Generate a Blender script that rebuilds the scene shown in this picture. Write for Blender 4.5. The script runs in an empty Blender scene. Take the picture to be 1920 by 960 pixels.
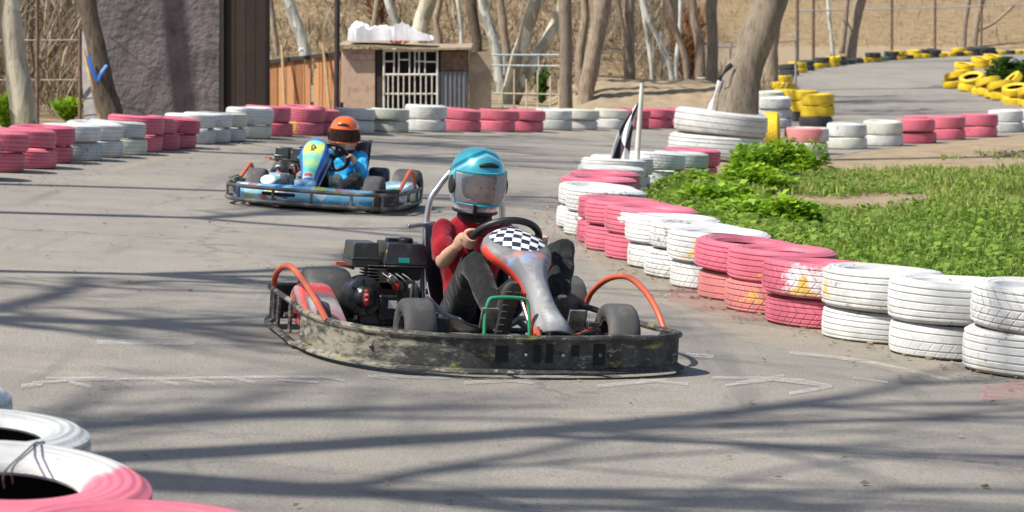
import bpy, bmesh, math, random
import numpy as np
from mathutils import Vector, Matrix, noise as mnoise

R = random.Random(7)
SC = bpy.context.scene
COL = SC.collection
FPX, CAMH, HZ, KX = 5000.0, 1.35, 80.0, 0.06      # focal length in pixels of a 1920 frame, eye height, horizon row, crossfall
XL, XR, YR, RISE = -6.0, 3.0, 45.0, 0.016

def smooth01(t):
    t = max(0.0, min(1.0, t)); return t*t*(3-2*t)

def base_h(x, y):
    return -KX*max(XL, min(XR, x)) + RISE*max(0.0, y-YR)*(1.0 if y < 125 else 1.0)

def hill_h(x, y):
    y0 = 60 + smooth01((x-2.5)/8.0)*64
    d = y - y0
    if d <= 0: return 0.0
    s = 0.20
    top = 2.6 + 5.0*(1-smooth01((x-2.5)/8.0))
    h = top*(1-math.exp(-d*s/top))
    return h + 0.12*mnoise.noise(Vector((x*.35, y*.35, 0)))*min(1, d/4)

def ground_h(x, y):
    return base_h(x, y) + hill_h(x, y)

def at(px, py):
    """ground point seen at a picture position (flat + crossfall + rise; no hill)"""
    u, v = (px-960)/FPX, (py-HZ)/FPX
    lo, hi = 2.0, 160.0
    f = lambda Y: CAMH - v*Y - base_h(u*Y, Y)
    a = None
    Y = lo
    while Y < hi:
        if f(Y) < 0: a = Y; break
        Y += 0.5
    if a is None: return Vector((u*hi, hi, base_h(u*hi, hi)))
    lo, hi = a-0.5, a
    for _ in range(30):
        m = (lo+hi)/2
        if f(m) < 0: hi = m
        else: lo = m
    return Vector((u*lo, lo, base_h(u*lo, lo)))

def pt(px, py, Y):
    """the point at depth Y seen at a picture position"""
    return Vector(((px-960)/FPX*Y, Y, CAMH-(py-HZ)/FPX*Y))

def tilt_matrix(x, y, yaw):
    """frame standing on the ground at x, y turned by yaw"""
    e = .02
    dx = (base_h(x+e, y)-base_h(x-e, y))/(2*e); dy = (base_h(x, y+e)-base_h(x, y-e))/(2*e)
    n = Vector((-dx, -dy, 1)).normalized()
    f = Vector((math.cos(yaw), math.sin(yaw), 0)); f = (f - n*f.dot(n)).normalized()
    l = n.cross(f)
    m = Matrix((f, l, n)).transposed().to_4x4()
    m.translation = Vector((x, y, base_h(x, y)))
    return m

# ---------------------------------------------------------------- mesh builder
class MB:
    def __init__(self):
        self.v, self.f, self.m, self.mi = [], [], [], 0
    def add(self, vs, fs, mi=None):
        o = len(self.v); self.v += [tuple(v) for v in vs]
        for f in fs:
            self.f.append([i+o for i in f]); self.m.append(self.mi if mi is None else mi)
        return o
    def box(self, c, s, rot=None, mi=None, taper=1.0):
        cx, cy, cz = c; a, b, d = s[0]/2, s[1]/2, s[2]/2
        vs = []
        for z in (-d, d):
            t = 1.0 if z < 0 else taper
            for x, y in ((-a, -b), (a, -b), (a, b), (-a, b)):
                vs.append(Vector((x*t, y*t, z)))
        if rot is not None: vs = [rot @ v for v in vs]
        vs = [(v.x+cx, v.y+cy, v.z+cz) for v in vs]
        self.add(vs, [(3, 2, 1, 0), (4, 5, 6, 7), (0, 1, 5, 4), (1, 2, 6, 5), (2, 3, 7, 6), (3, 0, 4, 7)], mi)
    def rings(self, rings, closed=False, caps=True, mi=None):
        n = len(rings[0]); vs = [p for r in rings for p in r]; fs = []
        k = len(rings)
        for i in range(k if closed else k-1):
            j = (i+1) % k
            for q in range(n):
                w = (q+1) % n
                fs.append((i*n+q, i*n+w, j*n+w, j*n+q))
        if caps and not closed:
            fs.append(tuple(range(n-1, -1, -1))); fs.append(tuple((k-1)*n+q for q in range(n)))
        self.add(vs, fs, mi)
    def tube(self, path, rad, n=10, closed=False, mi=None, flat=None):
        P = [Vector(p) for p in path]; k = len(P)
        rr = rad if isinstance(rad, (list, tuple)) else [rad]*k
        T = []
        for i in range(k):
            a = P[(i-1) % k] if (closed or i > 0) else P[i]
            b = P[(i+1) % k] if (closed or i < k-1) else P[i]
            t = b-a
            T.append(t.normalized() if t.length > 1e-9 else Vector((0, 0, 1)))
        u = T[0].orthogonal().normalized()
        if flat is not None:
            u = Vector(flat[0]).normalized()
        out = []
        for i in range(k):
            u = (u - T[i]*u.dot(T[i]))
            u = u.normalized() if u.length > 1e-6 else T[i].orthogonal().normalized()
            w = T[i].cross(u)
            sa, sb = (1, 1) if flat is None else (flat[1], flat[2])
            out.append([P[i] + (u*math.cos(2*math.pi*q/n)*sa + w*math.sin(2*math.pi*q/n)*sb)*rr[i] for q in range(n)])
        self.rings(out, closed, True, mi)
    def lathe(self, prof, n=32, axis='Z', c=(0, 0, 0), closed_prof=True, mis=None, rot=None):
        """revolve (r, h) pairs; closed_prof closes the profile loop"""
        k = len(prof); vs = []
        for q in range(n):
            a = 2*math.pi*q/n; ca, sa = math.cos(a), math.sin(a)
            for r, h in prof:
                v = {'Z': Vector((r*ca, r*sa, h)), 'Y': Vector((r*ca, h, r*sa)), 'X': Vector((h, r*ca, r*sa))}[axis]
                if rot is not None: v = rot @ v
                vs.append((v.x+c[0], v.y+c[1], v.z+c[2]))
        o = len(self.v); self.v += vs
        kk = k if closed_prof else k-1
        for q in range(n):
            w = (q+1) % n
            for i in range(kk):
                j = (i+1) % k
                f = [o+q*k+i, o+w*k+i, o+w*k+j, o+q*k+j]
                if axis == 'Y': f.reverse()
                self.f.append(f); self.m.append(mis[i] if mis else self.mi)
    def ball(self, c, s, nu=20, nv=14, rot=None, mi=None):
        vs, fs = [], []
        for i in range(1, nv):
            t = math.pi*i/nv
            for q in range(nu):
                a = 2*math.pi*q/nu
                v = Vector((s[0]*math.sin(t)*math.cos(a), s[1]*math.sin(t)*math.sin(a), s[2]*math.cos(t)))
                if rot is not None: v = rot @ v
                vs.append((v.x+c[0], v.y+c[1], v.z+c[2]))
        t0 = Vector((0, 0, s[2])); b0 = Vector((0, 0, -s[2]))
        if rot is not None: t0, b0 = rot @ t0, rot @ b0
        ti = len(vs); vs.append(t0+Vector(c)); bi = len(vs); vs.append(b0+Vector(c))
        for i in range(nv-2):
            for q in range(nu):
                w = (q+1) % nu
                fs.append((i*nu+q, (i+1)*nu+q, (i+1)*nu+w, i*nu+w))
        for q in range(nu):
            w = (q+1) % nu
            fs.append((ti, q, w)); fs.append((bi, (nv-2)*nu+w, (nv-2)*nu+q))
        self.add(vs, fs, mi)
    def prism(self, poly, z0, z1, mi=None, fn=None):
        n = len(poly)
        vs = [(x, y, z0) for x, y in poly]+[(x, y, z1) for x, y in poly]
        if fn: vs = [fn(*v) for v in vs]
        self.add(vs, [tuple(range(n-1, -1, -1)), tuple(range(n, 2*n))]+[(i, (i+1) % n, n+(i+1) % n, n+i) for i in range(n)], mi)
    def mesh(self, name, mats, smooth=True, angle=40, fix=True):
        me = bpy.data.meshes.new(name)
        me.from_pydata(self.v, [], self.f)
        for m in (mats if isinstance(mats, (list, tuple)) else [mats]): me.materials.append(m)
        me.polygons.foreach_set('material_index', self.m)
        if fix:
            bm = bmesh.new(); bm.from_mesh(me)
            bmesh.ops.recalc_face_normals(bm, faces=bm.faces[:])
            bm.to_mesh(me); bm.free()
        if smooth:
            me.polygons.foreach_set('use_smooth', [True]*len(me.polygons))
            if angle < 179:
                try: me.set_sharp_from_angle(angle=math.radians(angle))
                except Exception: pass
        me.update()
        return me
    def build(self, name, mats, parent=None, smooth=True, angle=40, fix=True, bevel=0, sub=0, remesh=0, smit=0):
        o = bpy.data.objects.new(name, self.mesh(name, mats, smooth, angle, fix)); COL.objects.link(o)
        if parent is not None: o.parent = parent
        if bevel:
            b = o.modifiers.new('bevel', 'BEVEL'); b.width = bevel; b.segments = 2; b.limit_method = 'ANGLE'; b.angle_limit = math.radians(35)
        if remesh:
            r = o.modifiers.new('remesh', 'REMESH'); r.mode = 'VOXEL'; r.voxel_size = remesh; r.use_smooth_shade = True
            if smit:
                s = o.modifiers.new('smooth', 'SMOOTH'); s.factor = .5; s.iterations = smit
        if sub:
            s = o.modifiers.new('sub', 'SUBSURF'); s.levels = sub; s.render_levels = sub
        return o

def tag(o, label=None, cat=None, group=None, kind=None):
    if label: o['label'] = label
    if cat: o['category'] = cat
    if group: o['group'] = group
    if kind: o['kind'] = kind
    return o

def empty(name, m, label=None, cat=None, group=None):
    o = bpy.data.objects.new(name, None); COL.objects.link(o)
    o.empty_display_size = .1
    o.matrix_world = m if isinstance(m, Matrix) else Matrix.Translation(m)
    return tag(o, label, cat, group)

def copy_tree(o, parent=None):
    c = o.copy(); COL.objects.link(c)
    if parent is not None: c.parent = parent
    for ch in list(o.children): copy_tree(ch, c)
    return c

def spline(pts, n=8, closed=False):
    """Catmull-Rom through points"""
    P = [Vector(p) for p in pts]; k = len(P); out = []
    segs = k if closed else k-1
    for i in range(segs):
        g = lambda j: P[j % k] if closed else P[max(0, min(k-1, j))]
        a, b, c, d = g(i-1), g(i), g(i+1), g(i+2)
        for q in range(n):
            t = q/n
            out.append(.5*((2*b)+(c-a)*t+(2*a-5*b+4*c-d)*t*t+(3*b-a-3*c+d)*t**3))
    if not closed: out.append(P[-1].copy())
    return out

ORD = 'first second third fourth fifth sixth seventh eighth ninth tenth eleventh twelfth thirteenth fourteenth fifteenth sixteenth seventeenth eighteenth nineteenth twentieth'.split()
TENS = {20: 'twenty', 30: 'thirty', 40: 'forty', 50: 'fifty', 60: 'sixty'}
def ordw(i):
    n = i+1
    if n <= 20: return ORD[n-1]
    t, u = n//10*10, n % 10
    return (TENS[t]+'-'+ORD[u-1]) if u else TENS[t][:-1]+'ieth'

# ---------------------------------------------------------------- materials
class NT:
    def __init__(self, name):
        self.m = bpy.data.materials.new(name); self.m.use_nodes = True
        self.t = self.m.node_tree; self.N = self.t.nodes
        self.b = self.N['Principled BSDF']; self.out = self.N['Material Output']
        self._co = None
    def n(self, ty, **kw):
        x = self.N.new(ty)
        for k, v in kw.items():
            if k in x.inputs.keys() if isinstance(k, str) else False: x.inputs[k].default_value = v
            else: setattr(x, k, v)
        return x
    def l(self, a, b): self.t.links.new(a, b)
    def val(self, sock, v):
        if hasattr(v, 'is_output') or isinstance(v, bpy.types.NodeSocket): self.l(v, sock)
        elif isinstance(v, (tuple, list)) and len(v) == 3 and sock.type == 'RGBA': sock.default_value = (*v, 1)
        else: sock.default_value = v
    def co(self, which='Object'):
        if self._co is None: self._co = self.N.new('ShaderNodeTexCoord')
        return self._co.outputs[which]
    def geo(self, which='Position'):
        return self.N.new('ShaderNodeNewGeometry').outputs[which]
    def mapping(self, vec, scale=(1, 1, 1), loc=(0, 0, 0), rot=(0, 0, 0)):
        x = self.N.new('ShaderNodeMapping'); self.l(vec, x.inputs['Vector'])
        x.inputs['Scale'].default_value = scale; x.inputs['Location'].default_value = loc; x.inputs['Rotation'].default_value = rot
        return x.outputs['Vector']
    def noise(self, scale, vec=None, detail=4, rough=.55, out='Fac', dist=0):
        x = self.N.new('ShaderNodeTexNoise'); x.inputs['Scale'].default_value = scale
        x.inputs['Detail'].default_value = detail; x.inputs['Roughness'].default_value = rough; x.inputs['Distortion'].default_value = dist
        self.l(vec if vec is not None else self.co(), x.inputs['Vector'])
        return x.outputs[out]
    def voro(self, scale, vec=None, out='Distance', feature='F1'):
        x = self.N.new('ShaderNodeTexVoronoi'); x.feature = feature; x.inputs['Scale'].default_value = scale
        self.l(vec if vec is not None else self.co(), x.inputs['Vector'])
        return x.outputs[out]
    def wave(self, scale, vec=None, dist=0, dscale=1, direction='X', detail=2):
        x = self.N.new('ShaderNodeTexWave'); x.bands_direction = direction
        x.inputs['Scale'].default_value = scale; x.inputs['Distortion'].default_value = dist; x.inputs['Detail Scale'].default_value = dscale; x.inputs['Detail'].default_value = detail
        self.l(vec if vec is not None else self.co(), x.inputs['Vector'])
        return x.outputs['Fac']
    def ramp(self, fac, stops, interp='LINEAR'):
        x = self.N.new('ShaderNodeValToRGB'); x.color_ramp.interpolation = interp
        e = x.color_ramp.elements
        while len(e) < len(stops): e.new(.5)
        for i, (p, c) in enumerate(stops):
            e[i].position = p; e[i].color = (*c, 1) if isinstance(c, (tuple, list)) else (c, c, c, 1)
        self.l(fac, x.inputs['Fac'])
        return x.outputs['Color']
    def mix(self, fac, a, b, mode='MIX'):
        x = self.N.new('ShaderNodeMix'); x.data_type = 'RGBA'; x.blend_type = mode
        self.val(x.inputs[0], fac); self.val(x.inputs[6], a); self.val(x.inputs[7], b)
        return x.outputs[2]
    def math(self, op, a, b=0.0, c=None, clamp=False):
        x = self.N.new('ShaderNodeMath'); x.operation = op; x.use_clamp = clamp
        self.val(x.inputs[0], a); self.val(x.inputs[1], b)
        if c is not None: self.val(x.inputs[2], c)
        return x.outputs[0]
    def sep(self, vec):
        x = self.N.new('ShaderNodeSeparateXYZ'); self.l(vec, x.inputs[0]); return x.outputs
    def bump(self, h, strength=.3, dist=.01, normal=None):
        x = self.N.new('ShaderNodeBump'); x.inputs['Strength'].default_value = strength; x.inputs['Distance'].default_value = dist
        self.l(h, x.inputs['Height'])
        if normal is not None: self.l(normal, x.inputs['Normal'])
        self.l(x.outputs['Normal'], self.b.inputs['Normal'])
        return x.outputs['Normal']
    def set(self, **kw):
        for k, v in kw.items():
            self.val(self.b.inputs[{'color': 'Base Color', 'rough': 'Roughness', 'metal': 'Metallic', 'coat': 'Coat Weight', 'alpha': 'Alpha', 'spec': 'Specular IOR Level', 'trans': 'Transmission Weight', 'sub': 'Subsurface Weight', 'sheen': 'Sheen Weight'}[k]], v)
        return self
    def rand(self):
        return self.N.new('ShaderNodeObjectInfo').outputs['Random']

def smear(name, c1, c2, scale=8, rough=.6, metal=0, bump=.15, bscale=60, bdist=.004, spread=(.35, .65), rr=.12, coat=0, dirt=None, dscale=5, dlev=(.5, .7)):
    """two-tone procedural surface with fine relief and optional dirt"""
    t = NT(name)
    c = t.ramp(t.noise(scale, detail=6), [(spread[0], c1), (spread[1], c2)])
    if dirt is not None:
        c = t.mix(t.ramp(t.noise(dscale, detail=8, rough=.65), [(dlev[0], 0), (dlev[1], 1)]), c, dirt)
    n = t.noise(bscale, detail=5)
    t.set(color=c, metal=metal, coat=coat)
    t.set(rough=t.math('ADD', rough-rr/2, t.math('MULTIPLY', n, rr)))
    if bump: t.bump(n, bump, bdist)
    return t.m
# ---------------------------------------------------------------- world, sun, camera
SUN_AZ = math.radians(28)          # shadows run to the right and away
SUN_EL = math.radians(52)
TO_SUN = Vector((-math.cos(SUN_AZ)*math.cos(SUN_EL), -math.sin(SUN_AZ)*math.cos(SUN_EL), math.sin(SUN_EL)))
w = bpy.data.worlds.new('World'); SC.world = w; w.use_nodes = True
sk = w.node_tree.nodes.new('ShaderNodeTexSky'); sk.sky_type = 'NISHITA'; sk.sun_disc = False
sk.sun_elevation = SUN_EL; sk.sun_rotation = math.atan2(TO_SUN.x, TO_SUN.y)
sk.dust_density = 1.5
bg = w.node_tree.nodes['Background']; bg.inputs['Strength'].default_value = 0.105
w.node_tree.links.new(sk.outputs[0], bg.inputs['Color'])
sl = bpy.data.lights.new('sun', 'SUN'); sl.energy = 4.9; sl.angle = math.radians(.75); sl.color = (1, .95, .86)
so = bpy.data.objects.new('sun', sl); COL.objects.link(so)
so.rotation_euler = TO_SUN.to_track_quat('Z', 'Y').to_euler(); so.location = (-20, -15, 30)

cd = bpy.data.cameras.new('camera'); cam = bpy.data.objects.new('camera', cd); COL.objects.link(cam)
cam.location = (0, 0, CAMH); cam.rotation_euler = (math.pi/2, 0, 0)
cd.sensor_width = 36; cd.lens = FPX/1920*36; cd.shift_y = -(480-HZ)/1920
cd.clip_start = .1; cd.clip_end = 900
cd.dof.use_dof = True; cd.dof.focus_distance = 11.3; cd.dof.aperture_fstop = 9.0
SC.camera = cam
SC.view_settings.view_transform = 'Standard'; SC.view_settings.look = 'None'
SC.view_settings.exposure = 0.56; SC.view_settings.gamma = 1
SC.cycles.use_denoising = True
SC.cycles.max_bounces = 8; SC.cycles.transparent_max_bounces = 16
try: SC.cycles.denoiser = 'OPENIMAGEDENOISE'
except Exception: pass

# ---------------------------------------------------------------- ground and road
def m_ground():
    t = NT('dry_soil'); p = t.geo()
    big = t.noise(.5, p, 5); mid = t.noise(3.5, p, 8, .7); fine = t.noise(40, p, 4, .7)
    c = t.ramp(mid, [(.3, (.20, .145, .09)), (.52, (.33, .25, .16)), (.72, (.43, .35, .24))])
    c = t.mix(t.ramp(big, [(.4, 0), (.65, .6)]), c, (.30, .25, .18))
    c = t.mix(t.math('MULTIPLY', t.ramp(fine, [(.35, 1), (.5, 0)]), .5), c, (.14, .10, .065))
    t.set(color=c, rough=.95, spec=.1)
    t.bump(t.math('ADD', fine, t.math('MULTIPLY', mid, 2.0)), .6, .03)
    return t.m
def m_asphalt():
    t = NT('worn_asphalt'); p = t.geo()
    big = t.noise(.35, p, 5, .6); mid = t.noise(2.2, p, 7, .65); fine = t.noise(95, p, 3, .7); sp = t.voro(70, p)
    c = t.ramp(t.math('ADD', t.math('MULTIPLY', big, .5), t.math('MULTIPLY', mid, .5)), [(.33, (.205, .185, .158)), (.5, (.252, .229, .197)), (.66, (.298, .272, .231))])
    c = t.mix(t.ramp(sp, [(.0, .5), (.35, 0)]), c, (.37, .35, .32))
    c = t.mix(t.ramp(fine, [(.36, .6), (.52, 0)]), c, (.10, .095, .09))
    # rubber laid down along the racing line and dusty streaks, stretched along the track
    q = t.mapping(p, (.9, .13, 1), rot=(0, 0, .35))
    c = t.mix(t.math('MULTIPLY', t.ramp(t.noise(1.6, q, 6, .6), [(.5, 0), (.72, 1)]), .35), c, (.13, .125, .12))
    c = t.mix(t.math('MULTIPLY', t.ramp(t.noise(.8, p, 6, .7), [(.55, 0), (.75, 1)]), .5), c, (.34, .295, .235))
    # old patch repairs, hairline cracks, oil spots
    pt_ = t.voro(.55, t.mapping(p, (1, .45, 1)), 'Color'); c = t.mix(t.math('MULTIPLY', t.ramp(t.sep(pt_)[0], [(.70, 0), (.72, 1)]), .22), c, (.165, .155, .14))
    wv = t.N.new('ShaderNodeVectorMath'); wv.operation = 'ADD'; t.l(p, wv.inputs[0]); nz = t.noise(1.2, p, 5, .6, out='Color'); t.l(nz, wv.inputs[1])
    ck = t.voro(.5, wv.outputs[0], feature='DISTANCE_TO_EDGE'); c = t.mix(t.math('MULTIPLY', t.math('MULTIPLY', t.ramp(ck, [(.006, 1), (.016, 0)]), t.ramp(t.noise(.6, p, 3), [(.45, 0), (.6, 1)])), .42), c, (.075, .07, .065))
    c = t.mix(t.math('MULTIPLY', t.ramp(t.noise(2.6, t.mapping(p, loc=(7, 3, 1)), 3, .5), [(.66, 0), (.72, 1)]), .45), c, (.10, .095, .088))
    sk = t.noise(1.0, t.mapping(p, (2.6, .10, 1), rot=(0, 0, .16)), 5, .62)
    c = t.mix(t.math('MULTIPLY', t.math('MULTIPLY', t.ramp(sk, [(.56, 0), (.64, 1)]), t.ramp(t.noise(.5, p, 3), [(.42, 0), (.6, 1)])), .42), c, (.10, .098, .094))
    t.set(color=c, rough=t.ramp(fine, [(.3, .75), (.7, .95)]), spec=.25)
    t.bump(t.math('ADD', fine, sp), .35, .006)
    return t.m
M_GROUND, M_ASPHALT = m_ground(), m_asphalt()

def m_hill():
    t = NT('dry_hillside'); p = t.geo()
    mid = t.noise(1.6, t.mapping(p, (1, 1, 2.2)), 9, .75); fine = t.noise(9, t.mapping(p, (1, .6, 1.6)), 6, .8); v = t.voro(6, p)
    c = t.ramp(mid, [(.3, (.21, .145, .085)), (.5, (.37, .27, .155)), (.68, (.47, .37, .225))])
    c = t.mix(t.ramp(fine, [(.38, .75), (.52, 0)]), c, (.13, .09, .055))
    c = t.mix(t.ramp(fine, [(.56, 0), (.7, .6)]), c, (.58, .47, .30))
    t.set(color=c, rough=1.0, spec=.05)
    t.bump(t.math('ADD', fine, mid), .9, .15)
    return t.m
M_HILL = m_hill()

def frange(a, b, s):
    out = []; v = a
    while v < b-1e-6: out.append(round(v, 4)); v += s
    return out
def build_ground():
    xs = sorted(set(frange(-130, -22, 6)+frange(-22, 46, 1.0)+frange(46, 171, 6)+[-6.0, 3.0]))
    ys = sorted(set(frange(-12, 58, 1.5)+frange(58, 150, .8)+frange(150, 420, 9)+[45.0]))
    mb = MB(); nx = len(xs)
    mb.v = [(x, y, ground_h(x, y)) for y in ys for x in xs]
    for j in range(len(ys)-1):
        for i in range(nx-1):
            mb.f.append((j*nx+i, j*nx+i+1, (j+1)*nx+i+1, (j+1)*nx+i))
            cx, cy = (xs[i]+xs[i+1])/2, (ys[j]+ys[j+1])/2
            mb.m.append(1 if cy > 60+smooth01((cx-2.5)/8.0)*64+.3 else 0)
    o = mb.build('ground', [M_GROUND, M_HILL], angle=180)
    tag(o, kind='structure')
build_ground()

def sheet(name, poly, lift, mat, kind='structure'):
    """flat polygon draped on the ground"""
    bm = bmesh.new()
    f = bm.faces.new([bm.verts.new((p[0], p[1], 0)) for p in poly])
    bmesh.ops.triangulate(bm, faces=[f])
    for co, no in (((XL, 0, 0), (1, 0, 0)), ((XR, 0, 0), (1, 0, 0)), ((0, YR, 0), (0, 1, 0))):
        bmesh.ops.bisect_plane(bm, geom=bm.verts[:]+bm.edges[:]+bm.faces[:], plane_co=co, plane_no=no)
    for v in bm.verts: v.co.z = base_h(v.co.x, v.co.y)+lift
    bmesh.ops.recalc_face_normals(bm, faces=bm.faces[:])
    if sum(f.normal.z for f in bm.faces) < 0: bmesh.ops.reverse_faces(bm, faces=bm.faces[:])
    me = bpy.data.meshes.new(name); bm.to_mesh(me); bm.free(); me.materials.append(mat)
    o = bpy.data.objects.new(name, me); COL.objects.link(o)
    return tag(o, kind=kind)

RW = [(2.02, 12.0), (1.77, 12.54), (1.52, 13.08), (1.28, 13.62), (1.125, 14.2), (1.02, 14.8), (.90, 15.4), (.785, 16.0), (.70, 16.6), (.59, 17.2), (.475, 17.82), (.44, 18.45), (.365, 19.12), (.31, 19.8),
      (.385, 21.0), (.45, 21.75), (.57, 23.3), (.62, 24.4), (.73, 25.4)]      # left edges of the tyre stacks, near to far
def P2(px, py): v = at(px, py); return (v.x, v.y)
road_poly = [(-9, 1), (-7, 10), (-5.0, 19), (-4.75, 24), (-4.3, 28), (-3.7, 32), (-2.8, 35.5), (-1.3, 39), (.3, 41.5), (2, 46), (3.4, 47.8), (4.6, 49.5), (5.2, 50.5)] + \
    [P2(1520, 222), P2(1492, 196), P2(1462, 166), P2(1452, 146), P2(1490, 134), P2(1560, 120), P2(1640, 112), P2(1760, 104), P2(1900, 100), (36, 122), (50, 118), (50, 52)] + \
    [(9.6, 46.2), (8.0, 43.6), (6.3, 40.4), (4.9, 37.4), (4.3, 35.5), (2.6, 35.0), (1.9, 31.5), (2.1, 28.2), (1.5, 25.5), (1.1, 23.5), (.9, 21.5), (.75, 19.6), (1.0, 17.5), (1.4, 15), (1.9, 13.2), (2.6, 11.6), (3.6, 8), (5, 1)]
road = sheet('road', road_poly, .004, M_ASPHALT)
infield = sheet('infield_soil', [P2(1785, 160), P2(1800, 172), P2(1870, 186), P2(1960, 200), (24, 66), (24, 84), P2(1860, 120), P2(1810, 132)], .010, M_GROUND)

# ---------------------------------------------------------------- painted markings
def m_paint(name, col, lo, hi, scale=14):
    t = NT(name); p = t.geo()
    n = t.noise(scale, p, 8, .75); f = t.noise(120, p, 4, .75)
    a = t.math('MULTIPLY', t.ramp(n, [(lo-.10, .15), (hi, .85)]), t.ramp(f, [(.40, .15), (.58, 1)]))
    t.set(color=col, rough=.8, alpha=a)
    return t.m
M_CHALK = m_paint('worn_white_road_paint', (.56, .54, .50), .46, .68)
M_CHALK2 = m_paint('faded_white_road_paint', (.54, .52, .48), .48, .70)
M_PINKOVER = m_paint('pink_overspray', (.55, .17, .20), .54, .78, 5)
M_DUST = m_paint('pale_dust', (.44, .38, .29), .42, .72, 3)
def mark(lines, mat, lift=.008):
    """lines: list of (points in picture coordinates, thickness in picture rows)"""
    for pts, th in lines:
        up = [P2(x, y-th/2) for x, y in pts]; dn = [P2(x, y+th/2) for x, y in pts]
        sheet('road_marking', dn+up[::-1], lift, mat)
mark([([(182, 645), (270, 645), (366, 646)], 9), ([(540, 646), (572, 650)], 7), ([(1285, 668), (1338, 672)], 7), ([(1480, 664), (1560, 672), (1640, 683), (1700, 697), (1782, 716)], 6)], M_CHALK)
mark([([(60, 722), (140, 716), (300, 714), (480, 711), (640, 711)], 5), ([(700, 709), (830, 712), (980, 712)], 5), ([(85, 713), (200, 712)], 4),
      ([(130, 720), (172, 730)], 6), ([(216, 718), (248, 728)], 6), ([(290, 716), (336, 726)], 6), ([(352, 714), (404, 725)], 6), ([(432, 712), (478, 722)], 5), ([(520, 716), (596, 721)], 4), ([(600, 710), (648, 718)], 4), ([(40, 728), (80, 724)], 7),
      ([(690, 709), (742, 716)], 4), ([(870, 722), (985, 715), (1080, 704)], 6), ([(900, 712), (1000, 722)], 5), ([(1120, 728), (1190, 721), (1250, 716)], 6), ([(1200, 716), (1290, 724)], 5),
      ([(1335, 712), (1420, 712), (1500, 716), (1560, 728)], 5), ([(1380, 722), (1470, 708)], 5), ([(1480, 742), (1560, 728)], 6), ([(1600, 712), (1665, 721)], 4), ([(1360, 726), (1450, 716)], 4)], M_CHALK2, .009)
mark([([(1255, 548), (1330, 575), (1430, 590)], 34)], M_PINKOVER, .012)
mark([([(1840, 742), (1900, 736), (1960, 738)], 30)], M_PINKOVER, .012)
mark([([(1090, 452), (1130, 520), (1260, 560), (1400, 625), (1640, 672), (1800, 712)], 36)], M_DUST, .0062)
mark([([(205, 322), (330, 292), (500, 272)], 9), ([(560, 266), (700, 259), (900, 256), (1180, 250)], 6)], M_DUST, .0062)

# ---------------------------------------------------------------- foliage materials
def m_leaf(name, a, b, c):
    t = NT(name)
    at_ = t.N.new('ShaderNodeAttribute'); at_.attribute_name = 'tint'
    col = t.ramp(at_.outputs['Fac'], [(0, a), (.55, b), (1, c)])
    t.set(color=col, rough=.55, spec=.3)
    tr = t.N.new('ShaderNodeBsdfTranslucent'); t.l(col, tr.inputs['Color'])
    ms = t.N.new('ShaderNodeMixShader'); ms.inputs[0].default_value = .35
    t.l(t.b.outputs[0], ms.inputs[1]); t.l(tr.outputs[0], ms.inputs[2]); t.l(ms.outputs[0], t.out.inputs['Surface'])
    return t.m
M_WEED = m_leaf('weed_leaves', (.09, .17, .025), (.165, .27, .035), (.27, .35, .05))
M_GRASS = m_leaf('grass_blades', (.08, .16, .02), (.18, .29, .04), (.40, .40, .13))
M_SHRUB = m_leaf('bright_leaves', (.10, .22, .014), (.22, .38, .02), (.34, .48, .035))
M_DARKG = m_leaf('dark_grass', (.025, .055, .012), (.05, .11, .02), (.10, .16, .03))
M_STRAW = m_leaf('dry_twigs', (.10, .075, .05), (.26, .20, .13), (.45, .37, .26))

class Leaves:
    def __init__(self): self.v, self.t = [], []
    def leaf(self, p, d, s, wd, tint, up=None):
        """a pointed leaf: a diamond folded a little along its rib"""
        d = Vector(d).normalized(); side = d.cross(Vector((R.uniform(-.6, .6), R.uniform(-.6, .6), 1))).normalized()
        n = side.cross(d)
        a = Vector(p); b = a+d*s*.45+side*wd*s+n*s*.06; c = a+d*s-n*s*.05; e = a+d*s*.45-side*wd*s+n*s*.06
        self.v += [a[:], b[:], c[:], e[:]]; self.t.append(tint)
    def build(self, name, mat):
        n = len(self.t); me = bpy.data.meshes.new(name)
        me.vertices.add(4*n); me.vertices.foreach_set('co', np.array(self.v, dtype=np.float32).ravel())
        me.loops.add(4*n); me.loops.foreach_set('vertex_index', np.arange(4*n, dtype=np.int32))
        me.polygons.add(n); me.polygons.foreach_set('loop_start', np.arange(0, 4*n, 4, dtype=np.int32))
        try: me.polygons.foreach_set('loop_total', np.full(n, 4, dtype=np.int32))
        except Exception: pass
        a = me.attributes.new('tint', 'FLOAT', 'FACE'); a.data.foreach_set('value', np.array(self.t, dtype=np.float32))
        me.materials.append(mat); me.update(calc_edges=True); me.validate()
        o = bpy.data.objects.new(name, me); COL.objects.link(o); return o

def wall_x(y):
    pts = RW
    if y <= pts[0][1]: return pts[0][0]+(pts[0][1]-y)*.46
    for (a, b), (c, d) in zip(pts, pts[1:]):
        if y <= d: return a+(c-a)*(y-b)/(d-b)
    return pts[-1][0]+(y-pts[-1][1])*.45
def topx(x, y, z=None):
    z = base_h(x, y) if z is None else z
    return 960+FPX*x/y, HZ+FPX*(CAMH-z)/y

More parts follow.
